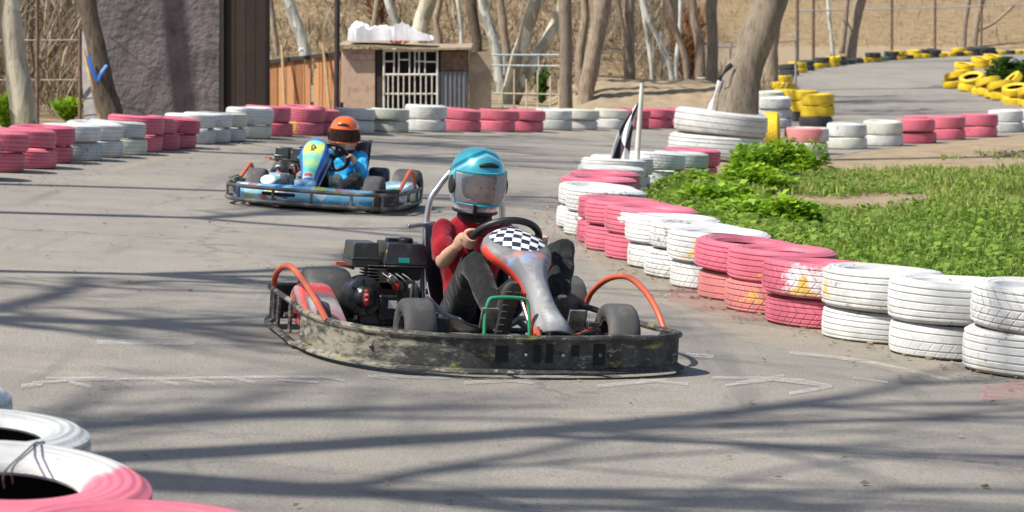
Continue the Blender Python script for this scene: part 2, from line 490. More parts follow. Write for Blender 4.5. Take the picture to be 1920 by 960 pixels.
def scatter_island():
    wd, gr = Leaves(), Leaves(); n = 0
    while n < 26000:
        y = 9.5+(R.random()**1.15)*28; x = R.uniform(wall_x(y)+.62, .215*y+.6)
        if x < wall_x(y)+.62: continue
        if y > 27 and x < 2.3: continue
        if y > 36.5: continue
        px, py = topx(x, y)
        if py < 318 + max(0, (px-1560))*.0 and px > 1540: 
            if R.random() < .9: continue
        d = mnoise.noise(Vector((x*1.3, y*.5, 3)))*.5+.62+mnoise.noise(Vector((x*5, y*3, 9)))*.25
        bare = math.exp(-((px-1600)/190)**2-((py-384)/17)**2)*.75+math.exp(-((px-1800)/200)**2-((py-312)/16)**2)*1.0+math.exp(-((px-1760)/120)**2-((py-372)/9)**2)*.4
        d -= bare
        if py < 400: d -= .08
        if R.random() > d: continue
        n += 1
        z = base_h(x, y)
        lush = mnoise.noise(Vector((x*.9+7, y*.4, 1)))
        h = R.uniform(.02, .10)*(1.25+lush*.7)
        if py < 395: h *= .75
        dry = max(0, .25-lush)*.5+(.25 if py < 420 else 0)
        if px < 1560: h *= 1.0+.7*math.exp(-((x-wall_x(y)-.8)/.7)**2)
        if R.random() < .62:
            for q in range(R.randint(3, 6)):
                a = R.uniform(0, 6.28); r = R.uniform(0, .06)
                p = (x+math.cos(a)*r, y+math.sin(a)*r, z+h*R.uniform(.3, 1))
                wd.leaf(p, (math.cos(a), math.sin(a), R.uniform(-.15, .7)), R.uniform(.03, .065), R.uniform(.32, .55), min(1, max(0, R.gauss(.47+lush*.35, .24))))
        else:
            for q in range(R.randint(4, 7)):
                a = R.uniform(0, 6.28)
                gr.leaf((x+R.uniform(-.03, .03), y+R.uniform(-.03, .03), z), (math.cos(a)*.35, math.sin(a)*.35, 1), R.uniform(.05, .13)*(1.1+lush*.6), R.uniform(.05, .09), min(1, max(0, R.gauss(.42+dry, .22))))
    a = wd.build('weeds', M_WEED); tag(a, 'low broad-leaved green weeds covering the island inside the pink and white tyre wall', 'weeds', kind='stuff')
    b = gr.build('grass', M_GRASS); tag(b, 'short grass blades between the weeds on the island', 'grass', kind='stuff')
scatter_island()

def shrub(px, py, wpx, hpx, n, label, mat=M_SHRUB, name='leafy_shrub', size=(.04, .085), lean=0):
    g = at(px, py); s = FPX/g.y
    rw, rh = wpx/2/s, hpx/s
    L = Leaves()
    lobes = [(R.uniform(-.78, .78)*rw, R.uniform(-.6, .7)*rw, R.choice((R.uniform(.3, .6), R.uniform(.55, 1))), R.gauss(0, .16)) for _ in range(15)]
    for i in range(n):
        lx, ly, lh, lt = R.choice(lobes)
        a = R.uniform(0, 6.28); r = rw*.34*math.sqrt(R.random())
        x, y = lx+r*math.cos(a), ly+r*math.sin(a)
        q = max(0, 1-(r/(rw*.36))**2)
        z = rh*lh*(.25+.75*q**.5)*R.uniform(.30, 1.06)
        L.leaf((x, y, z), (math.cos(a)*1.0, math.sin(a)*1.0, R.uniform(-.2, .75)), R.uniform(*size)*R.choice((.7, 1, 1.25)), R.uniform(.3, .5), min(1, max(0, R.gauss(.5+lt, .25))))
    for i in range(int(n*.004)):
        a = R.uniform(0, 6.28); r = rw*.9*math.sqrt(R.random()); L.leaf((r*math.cos(a), r*math.sin(a), 0), (R.gauss(0, .3), R.gauss(0, .3), 1), rh*R.uniform(.5, 1.0), .03, R.uniform(.3, .8))
    o = L.build(name, mat); o.location = (g.x, g.y, g.z)
    return tag(o, label, 'shrub')
shrub(1462, 328, 165, 72, 4200, 'bright green bush, the tallest, beside the big white tyres at the leaning tree')
shrub(1385, 356, 200, 54, 4200, 'bright green leafy clump in front of the tallest bush on the island')
shrub(1335, 398, 180, 54, 4600, 'lime green leafy clump behind the pink tyre stacks at the island tip')
shrub(1410, 424, 230, 58, 4600, 'green leafy clump behind the white tyres with a yellow mark')
shrub(1275, 356, 80, 34, 1300, 'small green weed clump at the base of the grey and pink tyres')
shrub(1912, 160, 96, 62, 2600, 'dark green grassy bush rising behind the yellow tyre heap', M_DARKG, size=(.12, .3))
# ---------------------------------------------------------------- tyres
def tyre_mesh(name, Rr, Wd, style=0, n=56, bd=.60):
    """a car tyre lying flat: tread with grooves, rounded shoulders, sidewalls, open bead and inner liner. Slot 0 sidewall, slot 1 tread"""
    h = Wd/2; bead = Rr*bd
    prof, mi = [], []
    def p(r, z, m=0): prof.append((r, z)); mi.append(m)
    p(bead, -h*.62); p(bead+Rr*.03, -h*.78); p(bead+Rr*.10, -h*.93); p(Rr*.82, -h*1.0); p(Rr*.90, -h*.96); p(Rr*.955, -h*.84, 1)
    ng = 4 if style != 1 else 3
    zs = [-.66, -.36, 0, .36, .66][:] if ng == 4 else [-.5, 0, .5]
    gw = .045; gd = Rr*.020
    crown = lambda u: Rr*(1-.028*u*u)
    p(crown(-.80), -h*.80, 1)
    for u in zs:
        p(crown(u-gw*1.3), h*(u-gw*1.3), 1); p(crown(u)-gd, h*(u-gw*.5), 1); p(crown(u)-gd, h*(u+gw*.5), 1); p(crown(u+gw*1.3), h*(u+gw*1.3), 1)
    p(crown(.80), h*.80, 1); p(Rr*.955, h*.84); p(Rr*.90, h*.96); p(Rr*.82, h*1.0); p(bead+Rr*.10, h*.93); p(bead+Rr*.03, h*.78); p(bead, h*.62)
    # inner liner
    p(bead+.004, h*.55, 2); p(Rr*.80, h*.78, 2); p(Rr*.92, h*.5, 2); p(Rr*.945, 0, 2); p(Rr*.92, -h*.5, 2); p(Rr*.80, -h*.78, 2); p(bead+.004, -h*.55, 2)
    mb = MB(); mb.lathe(prof, n, 'Z', mis=mi)
    # uneven, slightly squashed old tyre
    ph = style*1.7
    out = []
    for v in mb.v:
        a = math.atan2(v[1], v[0]); k = 1+.008*math.sin(2*a+ph)+.005*math.sin(3*a+2*ph)
        out.append((v[0]*k, v[1]*k, v[2]*(1+.03*math.sin(a*2+ph))))
    mb.v = out
    return mb.mesh(name, [None, None, None], angle=50)

def m_tyre(name, paint, wear=.5, worn=(.11, .10, .095), patches=(), lug=36, two=None, tread=True, dirty=.5):
    """old paint on rubber. patches: (angle, half width angle, z centre, half height, colour)"""
    t = NT(name); co = t.co()
    x, y, z = t.sep(co)
    rnd = t.rand()
    off = t.N.new('ShaderNodeVectorMath'); off.operation = 'ADD'; t.l(co, off.inputs[0])
    cmb = t.N.new('ShaderNodeCombineXYZ'); t.l(t.math('MULTIPLY', rnd, 37), cmb.inputs[0]); t.l(t.math('MULTIPLY', rnd, 91), cmb.inputs[1]); t.l(cmb.outputs[0], off.inputs[1])
    p = off.outputs[0]
    lo = tuple(c*.80 for c in paint); hi = tuple(min(.86, c*1.10) for c in paint)
    c = t.ramp(t.noise(4, p, 6, .6), [(.35, lo), (.65, hi)])
    c = t.mix(t.math('MULTIPLY', t.math('FRACT', t.math('MULTIPLY', rnd, 13.7)), .30), c, tuple(q*.62+.03 for q in paint))
    if two is not None:
        col2, ang, lev = two
        side = t.math('ADD', t.math('MULTIPLY', x, math.cos(ang)), t.math('MULTIPLY', y, math.sin(ang)))
        side = t.math('ADD', side, t.math('MULTIPLY', t.math('SUBTRACT', t.noise(5, p, 6), .5), .22))
        c = t.mix(t.ramp(t.math('ADD', t.math('MULTIPLY', side, 3), .5), [(lev, 0), (lev+.12, 1)]), c, col2)
    ang = t.math('ARCTAN2', y, x)
    for (a0, wa, z0, hz, pc) in patches:
        d = t.math('SUBTRACT', ang, a0)
        d = t.math('DIVIDE', t.math('ABSOLUTE', t.math('WRAP', d, math.pi, -math.pi)), wa)
        d = t.math('MULTIPLY', d, t.math('ADD', 1.0, t.math('MULTIPLY', t.math('DIVIDE', t.math('SUBTRACT', z, z0), hz), .75 if wa < .3 else .1)))
        e = t.math('DIVIDE', t.math('ABSOLUTE', t.math('SUBTRACT', z, z0)), hz)
        m = t.math('MAXIMUM', d, e)
        m = t.math('ADD', m, t.math('MULTIPLY', t.math('SUBTRACT', t.noise(24, p, 7, .75), .5), 2.2))
        c = t.mix(t.math('MULTIPLY', t.ramp(m, [(.55, 1), (1.15, 0)]), .9), c, pc)
    # wear: chips showing rubber, dirt splashed near the ground edge
    n1 = t.noise(22, p, 8, .75)
    c = t.mix(t.ramp(t.math('ADD', n1, t.math('MULTIPLY', t.math('SUBTRACT', t.noise(2.8, p, 3), .5), .45)), [(.655-.10*wear, 0), (.70-.08*wear, .85)]), c, worn)
    dz = t.math('ADD', t.math('MULTIPLY', z, -6), t.math('MULTIPLY', t.math('SUBTRACT', t.noise(9, p, 6), .5), 2.0))
    c = t.mix(t.math('MULTIPLY', t.ramp(dz, [(.25, 0), (.9, 1)]), dirty), c, (.24, .19, .13))
    c = t.mix(t.math('MULTIPLY', t.ramp(t.noise(2.3, p, 5), [(.5, 0), (.75, 1)]), dirty*.6), c, tuple(q*.55+.06 for q in paint))
    r = t.math('SQRT', t.math('ADD', t.math('MULTIPLY', x, x), t.math('MULTIPLY', y, y)))
    gloss = t.ramp(n1, [(.3, .32), (.7, .62)])
    if tread:
        s = t.math('FRACT', t.math('ADD', t.math('MULTIPLY', ang, lug/(2*math.pi)), t.math('MULTIPLY', t.math('ABSOLUTE', z), 14)))
        sl = t.ramp(s, [(.0, 0), (.10, 1), (.86, 1), (.96, 0)])
        amt = t.ramp(t.math('FRACT', t.math('MULTIPLY', rnd, 7.31)), [(.45, .12), (.75, 1)])
        lines = t.math('MULTIPLY', t.math('MULTIPLY', t.math('SUBTRACT', 1, sl), amt), t.ramp(t.noise(9, p, 5), [(.42, 0), (.62, .9)]))
        c = t.mix(t.math('MULTIPLY', lines, .30), c, worn)
        t.bump(t.math('ADD', t.math('MULTIPLY', sl, amt), t.math('MULTIPLY', n1, 1.2)), .6, .007)
    else:
        rg = t.math('SINE', t.math('MULTIPLY', r, 260))
        rw = t.N.new('ShaderNodeCombineXYZ'); t.l(t.math('MULTIPLY', r, 46), rw.inputs[0]); t.l(t.math('MULTIPLY', ang, .8), rw.inputs[1]); t.l(t.math('MULTIPLY', rnd, 50), rw.inputs[2])
        st_ = t.noise(1.0, rw.outputs[0], 6, .7)
        c = t.mix(t.math('MULTIPLY', t.ramp(st_, [(.56, 0), (.70, 1)]), .30+.4*wear), c, tuple(q*.45+.05 for q in worn) if max(worn) < .2 else worn)
        c = t.mix(t.math('MULTIPLY', t.ramp(t.noise(1.7, rw.outputs[0], 4, .6), [(.58, 0), (.66, 1)]), .35), c, (.20, .185, .17))
        t.bump(t.math('ADD', t.math('MULTIPLY', rg, .35), t.math('ADD', n1, st_)), .55, .007)
    t.set(color=c, rough=gloss, spec=.4)
    return t.m

def m_inner():
    t = NT('bare_rubber_liner'); t.set(color=(.022, .021, .020), rough=.9); t.bump(t.noise(30), .3, .004); return t.m
M_INNER = m_inner()
WHITE, PINK, GREYW, CREAM, YEL, BLK, CORAL = (.60, .60, .585), (.60, .135, .195), (.50, .51, .50), (.58, .585, .50), (.72, .50, .015), (.045, .045, .045), (.60, .20, .19)
OCH = (.62, .40, .04)
TM = {}
def tm(key, paint, **kw):
    a = m_tyre(key+'_painted_sidewall', paint, tread=False, **kw); b = m_tyre(key+'_painted_tread', paint, tread=True, **kw)
    TM[key] = (a, b)
tm('white', WHITE, wear=.45, dirty=.55); tm('pink', PINK, wear=.35, dirty=.5); tm('grey', GREYW, wear=.45, dirty=.5)
tm('cream', CREAM, wear=.35, dirty=.5); tm('yellow', YEL, wear=.35, dirty=.35); tm('black', BLK, wear=.2, worn=(.16, .15, .13), dirty=.4)
tm('coral', CORAL, wear=.25, dirty=.5); tm('green', (.10, .22, .12), wear=.9, dirty=.4); tm('darkpink', (.52, .10, .155), wear=.3, dirty=.5)
CAM_A = math.radians(-105)
tm('white_mark', WHITE, wear=.45, dirty=.55, patches=[(math.radians(-118), .14, .0, .06, OCH)])
tm('white_edge', WHITE, wear=.4, dirty=.5, patches=[(math.radians(-168), .08, .0, .05, OCH)])
tm('pink_mark', PINK, wear=.25, dirty=.5, patches=[(math.radians(-108), .12, -.01, .045, OCH)])
tm('coral_mark', CORAL, wear=.3, dirty=.5, patches=[(math.radians(-125), .16, .01, .04, (.55, .33, .10))])
tm('pink_splash', PINK, wear=.25, dirty=.4, patches=[(math.radians(-112), .42, .0, .085, (.74, .70, .70)), (math.radians(-114), .14, -.02, .06, OCH)])
tm('pink_white', PINK, wear=.25, dirty=.4, patches=[(math.radians(-120), .30, .03, .04, (.70, .66, .66)), (math.radians(-112), .2, -.05, .04, OCH)])
tm('pink_yellow', PINK, wear=.3, dirty=.4, patches=[(math.radians(-120), .50, .02, .10, (.70, .42, .03))])
tm('half', WHITE, wear=.45, dirty=.25, two=(PINK, math.radians(-45), .60), worn=(.40, .26, .14))
tm('half_far', (.60, .55, .55), wear=.4, dirty=.4, two=((.60, .22, .22), math.radians(-140), .55))
tm('white_yellow', WHITE, wear=.3, dirty=.3, two=((.66, .46, .02), math.radians(-10), 1.62))

TS = {}
def tshape(key, Rr, Wd, st, n=56, bd=.60): TS[key] = (tyre_mesh('tyre_'+key, Rr, Wd, st, n, bd), Rr, Wd)
tshape('a', .300, .175, 0); tshape('b', .290, .165, 1); tshape('c', .305, .170, 2); tshape('d', .285, .155, 0)
tshape('fat', .300, .205, 2, 96, .47); tshape('wide', .300, .205, 2); tshape('truck', .60, .31, 1, 96); tshape('truckb', .62, .33, 0, 96)

def tyre(x, y, z, shape, mat, label, group, yaw=None, tip=(0, 0), standing=None, cat='tyre'):
    """one tyre resting at height z above the ground"""
    me, Rr, Wd = TS[shape]
    o = bpy.data.objects.new('painted_tyre', me); COL.objects.link(o)
    for i in range(3): o.material_slots[i].link = 'OBJECT'
    o.material_slots[0].material = TM[mat][0]; o.material_slots[1].material = TM[mat][1]; o.material_slots[2].material = M_INNER
    g = tilt_matrix(x, y, 0)
    yaw = R.uniform(0, 6.28) if yaw is None else yaw
    if standing is None:
        m = g @ Matrix.Translation((0, 0, z+Wd/2)) @ Matrix.Rotation(tip[0], 4, 'X') @ Matrix.Rotation(tip[1], 4, 'Y') @ Matrix.Rotation(yaw, 4, 'Z')
    else:
        m = g @ Matrix.Translation((0, 0, z+Rr*.99)) @ Matrix.Rotation(standing, 4, 'Z') @ Matrix.Rotation(math.pi/2, 4, 'X') @ Matrix.Rotation(yaw, 4, 'Z')
    o.matrix_world = m
    if shape not in ('truck', 'truckb', 'fat'): k_ = R.uniform(.965, 1.02); o.scale = (k_, k_*R.uniform(.975, 1.02), R.uniform(.96, 1.0))
    o['label'] = label; o['category'] = cat; o['group'] = group
    return o

COLW = {'white': 'white', 'pink': 'pink', 'grey': 'greyish white', 'cream': 'cream white', 'yellow': 'yellow', 'black': 'black', 'coral': 'coral pink', 'darkpink': 'dark pink', 'green': 'green-stained', 'white_mark': 'white', 'white_edge': 'white', 'pink_mark': 'pink', 'coral_mark': 'coral pink', 'pink_splash': 'pink', 'pink_white': 'pink', 'pink_yellow': 'pink', 'half': 'white and pink', 'half_far': 'white and pink'}
FIXED = {}
def stack(x, y, shapes, mats, labels, group, jit=.012, tips=None):
    z = 0
    for i, (s, m) in enumerate(zip(shapes, mats)):
        keep = m in ('white_mark', 'white_edge', 'pink_mark', 'coral_mark', 'pink_splash', 'pink_white', 'pink_yellow', 'half', 'half_far')
        tyre(x+R.uniform(-jit, jit)*(i > 0), y+R.uniform(-jit, jit)*(i > 0), z, s, m, labels[i], group, 0 if keep else None, tips[i] if tips else ((R.gauss(0, .022), R.gauss(0, .022)) if i else (0, 0)))
        z += TS[s][2]*.985

# right wall of the track, near to far
RWM = [('white', 'white'), ('white', 'white'), ('white', 'white_edge'), ('pink', 'pink_splash'), ('coral_mark', 'pink_mark'), ('coral', 'pink'), ('white', 'white_mark'), ('white', 'white'), ('white', 'white'),
       ('pink', 'pink_white'), ('pink', 'pink_mark'), ('pink', 'pink'), ('white', 'white'), ('white', 'white'), ('pink', 'pink'), ('pink', 'pink'), ('white', 'white'), ('white', 'white'), ('white', 'white')]
RUNS = [(0, 3, 'white', 'nearest white run'), (3, 6, 'pink', 'nearest pink run'), (6, 9, 'white', 'white run behind the nearest pinks'), (9, 12, 'pink', 'pink run by the lime clump'), (12, 14, 'white', 'white pair before the flag'), (14, 16, 'pink', 'pink pair left of the flag'), (16, 19, 'white', 'white run behind the flag')]
EXTRA = {'white_mark': ' with a yellow mark', 'white_edge': ' with a yellow smear', 'pink_mark': ' with a small yellow mark', 'coral_mark': ' with a faded mark', 'pink_splash': ' with a white splash', 'pink_white': ' with an ochre patch'}
for a, b, colr, runname in RUNS:
    for i in range(a, b):
        x, y = RW[i]; lo, up = RWM[i]
        sh = ('a', 'c', 'wide', 'b')
        s1 = ['wide', 'b', 'd', 'd', 'a', 'b', 'b', 'a', 'b', 'a', 'a', 'b', 'a', 'a', 'b', 'a', 'b', 'a', 'b'][i]; s2 = ['wide', 'wide', 'wide', 'a', 'a', 'c', 'a', 'b', 'c', 'a', 'c', 'b', 'a', 'b', 'a', 'a', 'b', 'a', 'a'][i]
        r = TS[s1][1]
        labs = [f'lower {COLW[lo]} tyre{EXTRA.get(lo, "")}, {ordw(i-a)} stack, {runname}', f'upper {COLW[up]} tyre{EXTRA.get(up, "")}, {ordw(i-a)} stack, {runname}']
        stack(x+r, y, (s1, s2), (lo, up), labs, 'pink and white tyres along the right wall')
# the turn of the island tip and the stacks behind the flag
stack(1.42, 26.7, ('b', 'a'), ('grey', 'white'), ('lower greyish tyre right of the flag pole at the island tip', 'upper white tyre right of the flag pole at the island tip'), 'tyres at the island tip')
stack(1.73, 27.6, ('b', 'b'), ('half_far', 'grey'), ('lower pinkish white tyre between flag pole and pink end stack', 'upper greyish white tyre between flag pole and pink end stack'), 'tyres at the island tip')
stack(1.90, 28.45, ('b', 'a'), ('pink', 'pink'), ('lower pink tyre of the end stack beside the big white tyres', 'upper pink tyre of the end stack beside the big white tyres'), 'tyres at the island tip')

# left wall and back wall: right edges (picture x, row of the foot), from the left edge of the photo round to the leaning tree
BW = [(-4, 340, 'gp', 1), (45, 325, 'pp', 0), (103, 318, 'pp', 0), (137, 308, 'dd', 0), (190, 303, 'gw', 0), (230, 297, 'gw', 0), (276, 292, 'cg', 0), (302, 287, 'pp', 0), (335, 283, 'dp', 0), (370, 280, 'dd', 0), (402, 272, 'gw', 0), (432, 270, 'gw', 0), (462, 267, 'gc', 0), (507, 262, 'cw', 0),
      (547, 258, 'dp', 0), (605, 256, 'yp', 0), (642, 255, 'pp', 0), (702, 252, 'cw', 0), (768, 250, 'cc', 0), (837, 249, 'ww', 0), (902, 249, 'pp', 0), (968, 249, 'pp', 0), (1020, 249, 'pp', 0), (1072, 246, 'gw', 0), (1122, 245, 'wc', 0), (1178, 244, 'wc', 0), (1217, 243, 'dd', 0), (1262, 242, 'dp', 0), (1304, 240, 'pp', 0)]
DEC = {'g': 'grey', 'w': 'white', 'c': 'cream', 'p': 'pink', 'd': 'darkpink', 'y': 'pink_yellow'}
place = ['at the far left edge of the photo, nearest stack', 'first pink stack of the left wall', 'second pink stack of the left wall', 'third pink stack of the left wall', 'first pale stack in front of the left tree', 'second pale stack in front of the left tree', 'third pale stack in front of the left tree',
         'first pink stack before the dark rendered building', 'second pink stack before the dark rendered building', 'third pink stack before the dark rendered building', 'first pale stack before the dark doorway', 'second pale stack before the dark doorway', 'third pale stack before the dark doorway', 'fourth pale stack before the dark doorway',
         'first pink stack before the brown plank fence', 'second pink stack before the brown plank fence', 'third pink stack, just behind the orange helmet', 'pale stack right of the orange helmet', 'pale stack before the hut door grille', 'bluish white stack before the grille edge',
         'first pink stack before the corrugated panel', 'second pink stack before the corrugated panel', 'third pink stack before the cream railing', 'pale stack left of the slim straight trunk', 'pale stack right of the slim straight trunk', 'pale stack left of the flag pole top',
         'first pink stack right of the flag pole', 'second pink stack right of the flag pole', 'pink stack touching the leaning tree']
BWXY = []
for i, ((px, py, code, _), pl) in enumerate(zip(BW, place)):
    g = at(px, py)
    r = .3
    x, y = g.x-r, g.y+(.05 if i < 14 else .12)
    if BWXY:
        for q in range(20):
            d = math.hypot(x-BWXY[-1][0], y-BWXY[-1][1])
            if d < .595: y += .03 if i < 14 else 0; x += .0 if i < 14 else .02
    BWXY.append((x, y))
    lo, up = DEC[code[0]], DEC[code[1]]
    s1, s2 = (('a', 'b') if i % 3 else ('b', 'c'))
    if i in (7, 13, 14, 15, 19): s1, s2 = 'a', 'wide'
    w1 = COLW[lo]+(' tyre with a yellow patch' if lo == 'pink_yellow' else ' tyre'); w2 = COLW[up]+' tyre'
    stack(x, y, (s1, s2), (lo, up), (f'lower {w1}, {pl}', f'upper {w2}, {pl}'), 'pink and white tyres along the back wall', jit=.03)

# short wall in front of the upper road, left to right
BR = [(1515, 292, ('cream', 'half_far')), (1592, 281, ('cream', 'white')), (1661, 275, ('white', 'cream')), (1724, 270, ('darkpink', 'pink')), (1780, 263, ('pink', 'pink')), (1843, 258, ('pink', 'pink')), (1893, 249, ('grey', 'white')), (1946, 246, ('white', 'white'))]
RP = ['first stack right of the tall bush', 'second stack right of the tall bush', 'third stack right of the tall bush', 'first pink stack before the upper road', 'second pink stack before the upper road', 'third pink stack before the upper road', 'first pale stack right of the pink run before the upper road', 'last pale stack at the right edge of the photo']
for (px, py, mats), pl in zip(BR, RP):
    g = at(px, py)
    stack(g.x, g.y+.3, ('a', 'wide'), mats, (f'lower {COLW[mats[0]]} tyre, {pl}', f'upper {COLW[mats[1]]} tyre, {pl}'), 'tyres before the upper road', jit=.03)
g = at(1580, 276); tyre(g.x-.3, g.y+1.6, 0, 'a', 'white', 'single white tyre lying just behind the second stack right of the tall bush', 'tyres before the upper road')
g = at(1752, 262); tyre(g.x, g.y+1.4, .17, 'a', 'pink', 'pink tyre lying behind the pink stacks before the upper road', 'tyres before the upper road'); tyre(g.x, g.y+1.4, 0, 'a', 'pink', 'pink tyre underneath the one behind the pink stacks before the upper road', 'tyres before the upper road')

# two lorry tyres round the leaning tree, and the yellow one beside
TREE_XY = None
g = at(1352, 304); TREE_XY = (g.x, g.y+.62)
tyre(g.x-.02, g.y+.62, 0, 'truckb', 'white', 'huge white lorry tyre on the ground round the leaning tree', 'lorry tyres round the leaning tree', cat='lorry tyre')
tyre(g.x+.02, g.y+.62, .325, 'truck', 'white', 'huge white lorry tyre lying on another round the leaning tree', 'lorry tyres round the leaning tree', tip=(.0, .05), cat='lorry tyre')
g2 = at(1449, 292); tyre(g2.x+.02, g2.y+.35, .0, 'wide', 'yellow', 'yellow tyre standing upright beside the big white lorry tyres', 'tyres at the island tip', standing=math.pi/2-.15)

# white and yellow stacks behind the leaning tree
g = at(1452, 240); stack(g.x, g.y, ('a', 'a', 'wide'), ('grey', 'grey', 'white'), ('bottom greyish tyre of the white stack right behind the leaning tree', 'middle greyish tyre of the white stack right behind the leaning tree', 'third white tyre of the stack right behind the leaning tree'), 'stack behind the leaning tree', jit=.05)
g = at(1440, 222); stack(g.x, g.y, ('a', 'a', 'a'), ('grey', 'cream', 'cream'), ('bottom tyre of the taller pale stack half hidden by the leaning tree', 'middle tyre, taller pale stack half hidden by the leaning tree', 'top cream tyre of the taller pale stack half hidden by the leaning tree'), 'stack behind the leaning tree', jit=.05)
yl = [(1532, 238), (1510, 228), (1496, 214), (1482, 202), (1470, 186)]
for i, (px, py) in enumerate(yl):
    g = at(px, py)
    stack(g.x, g.y+.2, ('a', 'wide', 'wide')[:2+(i < 2)], ('black', 'yellow', 'yellow')[:2+(i < 2)], [f'{q} tyre, {ordw(i)} nearest yellow-topped stack left of the upper road' for q in ('bottom black', 'yellow second', 'yellow top')[:2+(i < 2)]], 'yellow tyres left of the upper road', jit=.06)

# far row along the wire fence: yellow, black and green-stained tyres
pl = [P2(1466, 168), P2(1462, 154), P2(1482, 140), P2(1530, 128), P2(1600, 119), P2(1680, 112), P2(1780, 106), P2(1900, 101.5), P2(1960, 99)]
d_acc, last, cnt = 0, None, {}
pts = []
for (a, b) in zip(pl, pl[1:]):
    L = math.hypot(b[0]-a[0], b[1]-a[1]); n = max(1, int(L/.04))
    for q in range(n): pts.append((a[0]+(b[0]-a[0])*q/n, a[1]+(b[1]-a[1])*q/n))
k, lastp, lastx = 0, None, None
seq = ['yellow', 'yellow', 'black', 'yellow', 'black', 'black', 'black', 'yellow', 'black', 'yellow', 'yellow', 'yellow', 'black', 'black', 'black', 'yellow', 'yellow', 'green', 'black', 'yellow', 'black', 'yellow', 'yellow', 'black']
for p in pts:
    px = 960+FPX*p[0]/p[1]
    if lastp is not None and (math.hypot(p[0]-lastp[0], p[1]-lastp[1]) < .64 or (px-lastx < 15.5 and k > 5)): continue
    lastp, lastx = p, px
    m = seq[k % len(seq)]
    m2 = R.choice([m, 'black', 'yellow', m])
    up = R.random() < .62
    cnt[m] = cnt.get(m, 0)+1
    tyre(p[0], p[1], 0, 'a', m, f'{ordw(cnt[m]-1)} {COLW[m]} ground tyre from the left below the far wire fence', 'far row of yellow and black tyres')
    if up:
        cnt['u'+m2] = cnt.get('u'+m2, 0)+1
        tyre(p[0]+R.uniform(-.1, .1), p[1]+R.uniform(-.1, .1), .172, 'b', m2, f'{ordw(cnt["u"+m2]-1)} {COLW[m2]} upper tyre from the left below the far wire fence', 'far row of yellow and black tyres', tip=(R.uniform(-.12, .12), R.uniform(-.12, .12)))
    k += 1

# tangled heap of yellow tyres at the right end
heap = []
hp = [P2(1793, 166), P2(1822, 172), P2(1852, 180), P2(1880, 188), P2(1908, 196), P2(1940, 202)]
for i, p in enumerate(hp):
    for q, (dx, dy, z, tp) in enumerate(((0, 0, 0, 0), (.1, .7, 0, 0), (.05, .25, .17, .25))):
        heap.append((p[0]+dx+R.uniform(-.06, .06), p[1]+dy*1.3, z, (R.uniform(-.1, .1)+tp*R.choice((-1, 1)), R.uniform(-.15, .15)-tp*.5), i, q))
for (x, y, z, tp, i, q) in heap:
    tyre(x, y, z+(.05 if q == 2 else 0), 'a', 'yellow', f'{("front", "rear", "upper")[q]} yellow tyre at the {ordw(i)} place from the left in the tangled heap', 'tangled heap of yellow tyres', tip=tp)
for i, (px, py) in enumerate([(1808, 140), (1838, 128), (1860, 122)]):
    p = P2(px, py); tyre(p[0], p[1], 0, 'a', 'yellow', f'{ordw(i)} yellow ground tyre from the left in the back line beside the dark bush', 'tangled heap of yellow tyres'); 
    tyre(p[0], p[1], .18, 'a', 'yellow', f'{ordw(i)} yellow tyre from the left atop the back line beside the dark bush', 'tangled heap of yellow tyres', tip=(.15, .1))
p = P2(1902, 186); tyre(p[0], p[1]+.4, .30, 'a', 'yellow', 'yellow tyre leaning steeply on the heap in front of the dark bush', 'tangled heap of yellow tyres', tip=(.1, -.75))

# foreground tyres at the lower left
F = 'tyres at the lower left corner'
tyre(-1.63, 7.06, 0, 'a', 'grey', 'lowermost greyish tyre of the farthest foreground stack, mostly out of frame', F); tyre(-1.63, 7.06, .17, 'a', 'grey', 'greyish tyre peeking in behind the foreground white tyre', F)
tyre(-1.35, 6.48, 0, 'a', 'white', 'white tyre underneath the tyre wired to the corner stack', F); tyre(-1.345, 6.48, .17, 'a', 'grey', 'worn greyish white foreground tyre with black hole at the left edge', F, tip=(.03, .02))
tyre(-1.09, 5.72, 0, 'a', 'pink', 'tyre underneath the half pink half white foreground tyre', F); tyre(-1.09, 5.72, .158, 'fat', 'half', 'big foreground tyre painted half white half pink with rusty streaks', F, yaw=0, tip=(.11, .03))
tyre(-.74, 5.17, 0, 'a', 'pink', 'pink tyre underneath the nearest foreground tyre', F); tyre(-.74, 5.17, .195, 'a', 'pink', 'nearest bright pink tyre cut off by the lower edge of the photo', F, tip=(.05, 0))
# wire tying the two foreground tyres
mw = NT('black_wire'); mw.set(color=(.03, .03, .03), rough=.5)
for a, b in (((8, 897), (70, 834)), ((24, 888), (80, 833))):
    mb = MB(); q0, q1 = pt(a[0], a[1], 5.56), pt(b[0], b[1], 5.99)
    mb.tube(spline([q0-Vector((0, 0, .02)), q0+Vector((0, 0, .012)), (q0+q1)/2+Vector((.0, 0, .012)), q1+Vector((0, 0, .006)), q1+Vector((.0, .04, -.02))], 5), .0022, 6)
    o = mb.build('tie_wire', mw.m); tag(o, 'thin black wire tied across the white half of the big foreground tyre', 'wire', 'wires tied round the foreground tyre')
